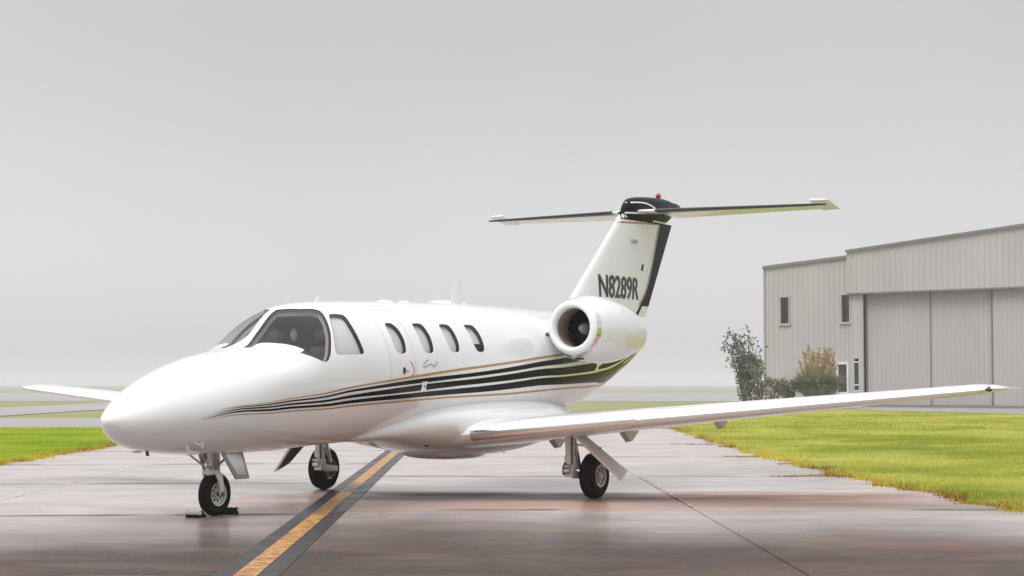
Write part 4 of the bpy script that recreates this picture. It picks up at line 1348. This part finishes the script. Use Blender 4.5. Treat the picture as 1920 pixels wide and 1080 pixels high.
mb = MB()
mb.tube([(1.60, 0, .80), (1.61, 0, .47)], [.030, .030], 14)
mb.tube([(1.61, 0, .51), (1.615, 0, .43)], [.044, .042], 14)
NG = mb.build('nose_gear', M['gear'], JET, AC, 40)
wheel(NG, (1.69, 0, .228), .228, .125, .125, 1)
mb = MB()
for s_ in (1, -1):
    mb.loft([[(1.62 + a, s_ * .045 + b * s_, .475) for a, b in ((-.05, -.02), (-.05, .03), (.05, .03), (.05, -.02))],
             [(1.65 + a, s_ * .088 + b * s_, .435) for a, b in ((-.045, -.018), (-.045, .018), (.045, .018), (.045, -.018))],
             [(1.685 + a, s_ * .094 + b * s_, .33) for a, b in ((-.030, -.014), (-.030, .014), (.030, .014), (.030, -.014))],
             [(1.69 + a, s_ * .092 + b * s_, .21) for a, b in ((-.026, -.012), (-.026, .012), (.026, .012), (.026, -.012))]])
mb.box((1.625, 0, .462), (.11, .14, .045))
mb.build('fork', M['gear'], NG, AC, bevel=0.008)
mb = MB()
mb.tube([(1.69, -.115, .228), (1.69, .115, .228)], .024, 12)
mb.build('axle', M['steel'], NG, AC)
mb = MB()
mb.tube([(1.30, .10, .70), (1.60, .035, .50)], .012, 8); mb.tube([(1.30, -.10, .70), (1.60, -.035, .50)], .012, 8)
mb.tube([(1.95, .07, .70), (1.66, .03, .50)], .012, 8)
mb.tube([(1.52, .05, .66), (1.50, .055, .54), (1.58, .05, .48)], .009, 8)
mb.tube([(1.66, .06, .66), (1.70, .07, .55), (1.66, .06, .47)], .007, 8)
mb.build('drag_brace', M['alu'], NG, AC)
mb = MB(); mb.ball((1.535, .03, .545), (.03, .035, .035)); mb.build('taxi_light', M['chrome'], NG, AC)
def slab3(pts, th):
    """quad panel of thickness th"""
    a, b, c_, d_ = [Vector(q) for q in pts]
    n_ = (b - a).cross(d_ - a).normalized() * th
    m_ = MB(); m_.loft([[a, b, c_, d_], [a + n_, b + n_, c_ + n_, d_ + n_]])
    return m_
for s_ in (1, -1):
    m_ = slab3([(1.58, s_ * .15, .69), (1.94, s_ * .15, .69), (2.01, s_ * .20, .385), (1.78, s_ * .20, .385)], .014)
    d_ = m_.build('gear_door', M['doorgrey'], NG, AC, bevel=.004)
    m_ = slab3([(1.64, s_ * .168, .655), (1.90, s_ * .168, .655), (1.955, s_ * .203, .425), (1.80, s_ * .203, .425)], .012)
    m_.build('door_panel', M['alu'], NG, AC, bevel=.004)
mb = MB(); mb.tube([(1.70, .13, .67), (1.87, .185, .42)], .010, 8); mb.tube([(1.85, .14, .66), (1.89, .16, .50)], .008, 8)
mb.build('door_link', M['alu'], NG, AC)

for sgn in (1, -1):
    y0 = sgn * 1.86
    mb = MB()
    mb.tube([(6.06, y0, .92), (6.07, y0, .50)], [.060, .056], 16)
    mb.tube([(6.07, y0, .52), (6.075, y0, .36)], [.070, .066], 16)
    mb.tube([(6.07, y0 - .07, .38), (6.07, y0 + .07, .38)], .050, 14)
    MG = mb.build('main_gear', M['gear'], JET, AC, 40)
    wy = sgn * 2.02
    wheel(MG, (6.385, wy, .275), .278, .195, .135, sgn)
    mb = MB()
    mb.loft([[(6.03, y0 + b, .33 + a) for a, b in ((-.05, -.045), (.05, -.045), (.05, .045), (-.05, .045))],
             [(6.20, y0 + b, .29 + a) for a, b in ((-.045, -.04), (.045, -.04), (.045, .04), (-.045, .04))],
             [(6.44, y0 + b, .275 + a) for a, b in ((-.04, -.035), (.04, -.035), (.04, .035), (-.04, .035))]])
    mb.tube([(6.385, y0 - .05, .275), (6.385, wy + sgn * .11, .275)], .03, 12)
    mb.build('trailing_link', M['gear'], MG, AC, bevel=.012)
    mb = MB()
    mb.tube([(6.14, y0, .80), (6.30, y0, .36)], [.035, .028], 12)
    mb.build('shock_strut', M['alu'], MG, AC)
    mb = MB()
    mb.tube([(6.00, y0 - .03, .44), (5.975, y0 - .04, .39), (5.985, y0 - .05, .33), (6.02, y0 - .06, .30)], .012, 8)
    mb.tube([(6.03, y0 + .045, .85), (6.00, y0 + .06, .6), (6.01, y0 + .06, .42)], .008, 8)
    mb.build('brake_line', M['hose'], MG, AC)
    mb = MB(); mb.tube([(5.985, y0 - .035, .345), (6.0, y0 + .035, .345)], .035, 12); mb.tube([(5.99, y0 - .05, .40), (5.99, y0 + .05, .40)], .022, 10)
    mb.build('link_pivot', M['alu'], MG, AC)
    mb = MB(); mb.lathe([(-.03, .10), (-.03, .12), (.03, .12), (.03, .10)], (6.385, wy - sgn * .09, .275), 'y', 24)
    mb.build('brake_disc', M['steel'], MG, AC)
    m_ = slab3([(5.84, sgn * 2.02, .775), (6.16, sgn * 2.02, .745), (6.27, sgn * 2.52, .34), (6.02, sgn * 2.56, .24)], .022)
    gd_ = m_.build('gear_door', M['gear'], MG, AC, bevel=.006)
    q_ = [Vector(v) for v in ((5.87, sgn * 2.05, .745), (6.14, sgn * 2.05, .720), (6.23, sgn * 2.48, .37), (6.04, sgn * 2.53, .275))]
    n_ = (q_[1] - q_[0]).cross(q_[3] - q_[0]).normalized()
    sh_ = -.003 if sgn == 1 else .025
    m_ = slab3([v + n_ * sh_ for v in q_], -.004 if sgn == 1 else .004)
    m_.build('door_inner_shade', M['hose'], MG, AC)  # black sheet painting the shade on the door's inner face
    mb = MB(); mb.tube([(6.07, y0 + sgn * .05, .66), (6.14, sgn * 2.25, .62)], .012, 8)
    mb.build('door_link', M['alu'], MG, AC)

# --- chocks at the nose wheel: things of their own
AFT = Vector((math.cos(ANG), math.sin(ANG), 0)); PORT = Vector((math.sin(ANG), -math.cos(ANG), 0))
def jet_pt(x, y, z=0.0):
    return Vector((-3.991, 18.6358, 0)) + AFT * x + PORT * y + Vector((0, 0, z))
for x, flip, lab in ((1.40, 1, 'black rubber chock with pale top edge, in front of the nose wheel'), (1.92, -1, 'black rubber chock behind the nose wheel')):
    ch = empty('wheel_chock', jet_pt(x, 0.0), ANG + math.pi + (0 if flip == 1 else math.pi) + R(6), lab, 'chock', 'chocks at the nose wheel')
    mb = MB()
    sec = [(-.07, 0), (.065, 0), (.06, .015), (-.015, .072), (-.045, .072)]
    # axis: local x points forward, so the slope that meets the tyre looks aft
    mb.loft([[(-a, y, b) for a, b in sec] for y in (-.085, -.08, .08, .085)])
    mb.build('chock_block', M['rubber'], ch, None, 30, bevel=.006)
    mb = MB(); mb.tube([(.062, -.088, .052), (.062, .088, .052)], .024, 10)
    mb.build('grab_tube', M['gear'], ch)

# ================================================================ HANGAR
HG = empty('hangar', (16.35, 122.4, 0), math.atan2(-.6831, .7303),
           'grey ribbed-metal aircraft hangar with tall sliding doors behind the grass', 'hangar')
M['siding'] = mat('grey_metal_siding', (0.46, 0.445, 0.43), 0.55)
noise_mix(M['siding'], (0.49, 0.475, 0.472), (0.435, 0.418, 0.415), 0.35, 5, 0.3, 0.7, stretch=(1, 1, .25))
M['doormetal'] = mat('sliding_door_metal', (0.44, 0.42, 0.41), 0.5)
noise_mix(M['doormetal'], (0.465, 0.44, 0.445), (0.41, 0.385, 0.39), 0.4, 5, 0.3, 0.7, stretch=(1, 1, .2))
M['trim'] = mat('roof_trim', (0.20, 0.19, 0.185), 0.5)
M['wtrim'] = mat('white_window_trim', (0.74, 0.74, 0.74), 0.4)
M['room'] = mat('dark_room', (0.045, 0.045, 0.045), 0.9)
M['roof'] = mat('metal_roof', (0.42, 0.42, 0.42), 0.5)
M['plinth'] = mat('concrete_footing', (0.24, 0.23, 0.22), 0.8)

def ribbed(mb, x0, x1, z0, ztop, y, step=0.40, rib=0.07, d=0.045, thick=0.12):
    """vertical-ribbed sheet from x0 to x1 at depth y, ztop may depend on x"""
    zt = ztop if callable(ztop) else (lambda x: ztop)
    xs = [(x0, 0.0)]
    n = max(1, round((x1 - x0) / step)); st = (x1 - x0) / n
    for i in range(n):
        c = x0 + st * (i + .5)
        for dx, dy in ((-rib / 2 - .03, 0), (-rib / 2, -d), (rib / 2, -d), (rib / 2 + .03, 0)):
            xs.append((c + dx, dy))
    xs.append((x1, 0.0))
    vs = []
    for x, dy in xs:
        vs += [(x, y + dy, z0), (x, y + dy, zt(x))]
    k = len(vs)
    fs = [(2 * i, 2 * i + 2, 2 * i + 3, 2 * i + 1) for i in range(len(xs) - 1)]
    vs += [(x0, y + thick, z0), (x0, y + thick, zt(x0)), (x1, y + thick, z0), (x1, y + thick, zt(x1))]
    fs += [(k, k + 1, k + 3, k + 2), (0, 1, k + 1, k), (k - 2, k + 2, k + 3, k - 1), (1, k + 1, k + 3, k - 1), (0, k, k + 2, k - 2)]
    mb.add(vs, fs)
    return mb
sl = 0.0785
za = lambda x: 8.95 + 0.0635 * x
zm = lambda x: 9.67 + sl * (x - 6.4) if x < 24 else 9.67 + sl * (41.6 - x)
XE = 41.6
# annex front wall is pieced round its openings
WN = [(1.20, 1.86, 5.25, 6.98), (5.80, 6.40, 5.25, 6.98)]
DW = (5.42, 6.28, 0.05, 2.74)
mb = MB()
ribbed(mb, 0, 1.20, .15, za, 0)
ribbed(mb, 1.20, 1.86, .15, 5.25, 0)
ribbed(mb, 1.20, 1.86, 6.98, za, 0)
ribbed(mb, 1.86, 5.42, .15, za, 0)
ribbed(mb, 5.42, 5.80, 2.74, za, 0)
ribbed(mb, 5.80, 6.40, 2.74, 5.25, 0)
ribbed(mb, 5.80, 6.40, 6.98, za, 0)
ribbed(mb, 6.28, 6.40, .15, 2.74, 0)
mb.build('annex_wall', M['siding'], HG, smooth=False, recalc=False)
mb = MB(); ribbed(mb, 6.40, XE, 7.03, zm, -.25); mb.build('door_header', M['siding'], HG, smooth=False, recalc=False)
mb = MB(); ribbed(mb, 6.40, 6.68, .15, 7.03, -.05, .28); ribbed(mb, 7.0, 7.33, .15, 7.03, -.05, .33); mb.box((6.84, -.02, 5.0), (.32, .1, 4.06)); mb.box((6.84, -.02, 1.5), (.32, .1, 0.0))
jamb = mb.build('door_jamb', M['siding'], HG, smooth=False, recalc=False)
mb = MB(); mb.box((6.84, .05, 1.8), (.32, .04, 1.95)); mb.build('side_light_room', M['room'], HG)
for zlo, zhi in ((1.02, 1.30), (1.38, 2.72)):
    mb = MB(); mb.box((6.84, -.01, (zlo + zhi) / 2), (.30, .02, zhi - zlo)); mb.build('side_light', M['clear'], HG)
mb = MB(); mb.box((6.84, -.06, 1.34), (.32, .06, .07)); mb.box((6.84, -.06, 2.75), (.34, .06, .07)); mb.box((6.84, -.06, .98), (.32, .06, .07)); mb.build('side_light_frame', M['wtrim'], HG)
mb = MB(); mb.box((6.84, -.03, .52), (.32, .06, .85)); mb.build('kick_panel', M['siding'], HG)
# sliding leaves
edges = [7.33, 11.80, 15.97, 20.2, 24.5, 28.7, 33.0, 37.2, 41.0]
for i in range(len(edges) - 1):
    mb = MB(); ribbed(mb, edges[i] + .01, edges[i + 1] + .18, .12, 7.05, .22 + .16 * (i % 2 if i else 0) + (.0 if i else .12), .30, .05, .03, .1)
    o = mb.build('door_panel', M['doormetal'], HG, smooth=False, recalc=False)
    mb = MB(); mb.box((edges[i] + .06, .16 + .16 * (i % 2 if i else 0) + (.0 if i else .12), 3.58), (.08, .06, 6.9)); mb.build('edge_strip', M['trim'], o)
# shell behind the front
mb = MB()
D_ = 30
mb.add([(0, .12, 0), (0, D_, 0), (0, D_, 8.95), (0, .12, 8.95)], [(0, 1, 2, 3)])
mb.add([(0, D_, 0), (XE, D_, 0), (XE, D_, 9.6), (0, D_, 8.95)], [(0, 1, 2, 3)])
mb.add([(XE, .12, 0), (XE, D_, 0), (XE, D_, 8.3), (XE, .12, 8.3)], [(0, 1, 2, 3)])
mb.build('rear_wall', M['siding'], HG, smooth=False)
mb = MB()
mb.loft([[(-.12, y, 8.97), (6.38, y, za(6.38) + .03), (6.38, y, za(6.38) - .15), (-.12, y, 8.80)] for y in (-.10, D_ + .2)])
mb.loft([[(6.36, y, zm(6.36) + .03), (24, y, zm(24) + .03), (XE + .1, y, zm(XE) + .03), (XE + .1, y, zm(XE) - .15), (24, y, zm(24) - .15), (6.36, y, zm(6.36) - .15)] for y in (-.21, D_ + .2)])
mb.build('roof', M['roof'], HG, smooth=False)
mb = MB()
mb.loft([[(x, y, za(x) + dz) for y, dz in ((-.16, -.13), (-.16, .05), (-.06, .05), (-.06, -.13))] for x in (-.14, 6.37)])
mb.loft([[(x, y, zm(x) + dz) for y, dz in ((-.44, -.10), (-.44, .045), (-.32, .045), (-.32, -.10))] for x in (6.34, 24, XE)])
mb.build('roof_trim', M['trim'], HG, smooth=False)
mb = MB(); mb.box((-.07, -.02, 4.45), (.10, .16, 8.9)); mb.build('corner_trim', M['siding'], HG)
mb = MB(); mb.box((6.37, -.20, 8.35), (.08, .14, 2.6)); mb.build('corner_trim', M['siding'], HG)
mb = MB(); mb.box((6.84, -.30, 6.99), (1.0, .1, .08)); mb.box(((7.4 + XE) / 2, -.27, 6.98), (XE - 7.4, .10, .10)); mb.build('door_track', M['trim'], HG)
mb = MB(); mb.box((3.15, .0, .05), (6.3, .22, .2)); mb.box((24, .02, .03), (34.4, .3, .16)); mb.build('footing', M['plinth'], HG)
for a, b, c_, d_ in WN:
    t = .06
    mb = MB()
    mb.box(((a + b) / 2, -.05, d_ - t / 2 + .04), (b - a + .16, .10, t + .06)); mb.box(((a + b) / 2, -.06, c_ - .06), (b - a + .24, .16, .12))
    mb.box((a - .02, -.05, (c_ + d_) / 2), (.07, .10, d_ - c_)); mb.box((b + .02, -.05, (c_ + d_) / 2), (.07, .10, d_ - c_))
    w = mb.build('window', M['siding'], HG, smooth=False)
    MB().box(((a + b) / 2, .03, (c_ + d_) / 2), (b - a, .02, d_ - c_)).build('pane', M['clear'], w)
    MB().box(((a + b) / 2, .20, (c_ + d_) / 2), (b - a + .2, .02, d_ - c_ + .2)).build('room', M['room'], w)
    MB().box(((a + b) / 2 - .1, .0, (c_ + d_) / 2), (.035, .03, d_ - c_)).build('mullion', M['seal'], w)
a, b, c_, d_ = DW
mb = MB()
for x in (a + .05, b - .05): mb.box((x, -.05, 1.37), (.12, .14, 2.7))
mb.box(((a + b) / 2, -.05, 2.68), (b - a, .14, .13)); mb.box(((a + b) / 2, -.03, .50), (b - a - .2, .08, .8))
dr = mb.build('entrance_door', M['wtrim'], HG, smooth=False)
MB().box(((a + b) / 2, .0, 1.75), (b - a - .22, .02, 1.75)).build('pane', M['clear'], dr)
MB().box(((a + b) / 2, .20, 1.4), (b - a, .02, 2.7)).build('room', M['room'], dr)
MB().tube([(a + .18, -.14, 1.0), (a + .18, -.14, 1.25)], .02).build('handle', M['alu'], dr)

# ================================================================ PLANTS BY THE HANGAR
M['leafdark'] = mat('dark_bush_leaf', (0.075, 0.068, 0.06), 0.6)
M['leafgreen'] = mat('green_leaf', (0.085, 0.12, 0.045), 0.55)
noise_mix(M['leafgreen'], (0.13, 0.17, 0.085), (0.24, 0.26, 0.15), 3.0, 3)
M['leafbrown'] = mat('brown_leaf', (0.16, 0.11, 0.05), 0.7)
M['bark'] = mat('bush_bark', (0.14, 0.12, 0.10), 0.85)
M['plume'] = mat('pampas_plume', (0.46, 0.25, 0.16), 0.9)
noise_mix(M['plume'], (0.64, 0.52, 0.37), (0.50, 0.36, 0.22), 2.0, 3)
M['pblade'] = mat('pampas_blade', (0.12, 0.15, 0.08), 0.6)
noise_mix(M['pblade'], (0.28, 0.34, 0.20), (0.50, 0.49, 0.35), 2.5, 3)

def leaf(mb, p, size, ax=None):
    d = Vector(rng.normal(size=3)).normalized() if ax is None else ax
    e = d.cross(Vector(rng.normal(size=3))).normalized()
    w = size * .45
    mb.add([p, p + d * size * .5 + e * w * .5, p + d * size, p + d * size * .5 - e * w * .5], [(0, 1, 2, 3)])

B1 = empty('bush', (13.65, 111.0, 0), 0, 'tall sparse bush with dark brown leaves and a green base at the left hangar corner', 'bush')
st_ = MB(); ld = MB(); lg = MB()
for i in range(22):
    a = i / 22 * 2 * math.pi + rng.normal() * .2
    tip = Vector((math.cos(a) * rng.uniform(.3, 1.05) - .25, math.sin(a) * rng.uniform(.3, .9), rng.uniform(3.0, 4.75)))
    base = Vector((rng.normal() * .12, rng.normal() * .12, -.05))
    pts = [base.lerp(tip, t) + Vector((rng.normal() * .05, rng.normal() * .05, 0)) + Vector((0, 0, .35 * math.sin(t * math.pi))) for t in (0, .25, .5, .75, 1)]
    st_.tube(pts, [.035, .028, .02, .014, .006], 5)
    for k in range(6):
        t = rng.uniform(.35, .97)
        p0 = base.lerp(tip, t) + Vector((0, 0, .35 * math.sin(t * math.pi)))
        p1 = p0 + Vector((rng.normal() * .32, rng.normal() * .3, rng.uniform(.05, .5)))
        st_.tube([p0, p1], [.010, .004], 4)
        for q in range(7):
            pp = p0.lerp(p1, rng.uniform(.2, 1.1))
            leaf(ld, pp + Vector(rng.normal(size=3)) * .10, rng.uniform(.14, .28))
for i in range(3200):
    z = rng.uniform(.15, 3.0) ** .95
    r_ = .32 + .55 * math.sin(min(z / 3.2, 1) * math.pi) ** .7
    a = rng.uniform(0, 2 * math.pi); rr_ = r_ * math.sqrt(rng.uniform(.1, 1))
    if (math.sin(a * 3 + z * 3) + math.sin(z * 7 + a)) < -.7: continue
    leaf(lg, Vector((math.cos(a) * rr_ + .30, math.sin(a) * rr_, z)), rng.uniform(.12, .25))
st_.build('stems', M['bark'], B1, smooth=False, recalc=False)
ld.build('dark_foliage', M['leafdark'], B1, smooth=False, recalc=False)
lg.build('green_foliage', M['leafgreen'], B1, smooth=False, recalc=False)

def shrub(loc, rad, h, m, label, n=1300):
    s = empty('shrub', loc, 0, label, 'shrub')
    lf = MB(); sm = MB()
    for i in range(7):
        a = rng.uniform(0, 6.28)
        sm.tube([(0, 0, 0), (math.cos(a) * rad * .5, math.sin(a) * rad * .5, h * .7)], [.03, .008], 5)
    cl = [(Vector((rng.uniform(-.6, .6) * rad, rng.uniform(-.6, .6) * rad, rng.uniform(.3, .8) * h)), rng.uniform(.25, .45) * rad) for _ in range(11)]
    for i in range(n):
        c_, r_ = cl[i % len(cl)]
        p = c_ + Vector(rng.normal(size=3)).normalized() * r_ * rng.uniform(.5, 1.05)
        p.z = max(p.z, .03)
        leaf(lf, p, rng.uniform(.09, .17))
    lf.build('foliage', m, s, smooth=False, recalc=False)
    sm.build('stems', M['bark'], s, smooth=False, recalc=False)
    return s
shrub((15.25, 110.5, 0), 1.0, 1.9, M['leafbrown'], 'low brownish shrub between the sparse bush and the pampas grass')
shrub((16.0, 109.4, 0), .85, 1.75, M['leafgreen'], 'low green shrub at the left foot of the pampas grass')

PG = empty('pampas_grass', (17.45, 108.6, 0), 0, 'pampas grass clump with tan feathery plumes in front of the hangar entrance', 'ornamental grass')
bl = MB(); stk = MB(); plu = MB()
for i in range(3400):
    a = rng.uniform(0, 2 * math.pi); ln = rng.uniform(2.0, 3.5); out_ = rng.uniform(.25, 2.5)
    b0 = Vector((math.cos(a) * rng.uniform(0, .55), math.sin(a) * rng.uniform(0, .55), 0))
    d = Vector((math.cos(a), math.sin(a), 0)); s_ = d.cross(Vector((0, 0, 1))) * rng.uniform(.015, .03)
    pts = [b0 + d * out_ * t ** 1.7 + Vector((0, 0, ln * (1.25 * t - .42 * t * t * (1 + out_ * .35)))) for t in (0, .35, .7, 1)]
    vs_ = []
    for k, q in enumerate(pts):
        w = (1, 1, .7, .1)[k]
        vs_ += [q - s_ * w, q + s_ * w]
    bl.add(vs_, [(0, 1, 3, 2), (2, 3, 5, 4), (4, 5, 7, 6)])
for i in range(50):
    a = rng.uniform(0, 2 * math.pi); ro = rng.uniform(0, .95) ** .8
    top = Vector((math.cos(a) * ro * 1.35 + .05, math.sin(a) * ro * 1.2, rng.uniform(2.35, 3.75) - ro * .35))
    b0 = Vector((math.cos(a) * .25, math.sin(a) * .25, .2))
    stk.tube([b0, b0.lerp(top, .55) + Vector((0, 0, .15)), top], [.012, .010, .006], 4)
    ax = (top - b0).normalized()
    for k in range(110):
        t = rng.uniform(0, 1)
        p = top - ax * (.85 * (1 - t))
        leaf(plu, p + Vector(rng.normal(size=3)) * .040 * (1.3 - t), rng.uniform(.09, .18), (ax + Vector(rng.normal(size=3)) * .45).normalized())
bl.build('leaf_blades', M['pblade'], PG, smooth=False, recalc=False)
stk.build('stalks', M['plume'], PG, smooth=False, recalc=False)
plu.build('plumes', M['plume'], PG, smooth=False, recalc=False)
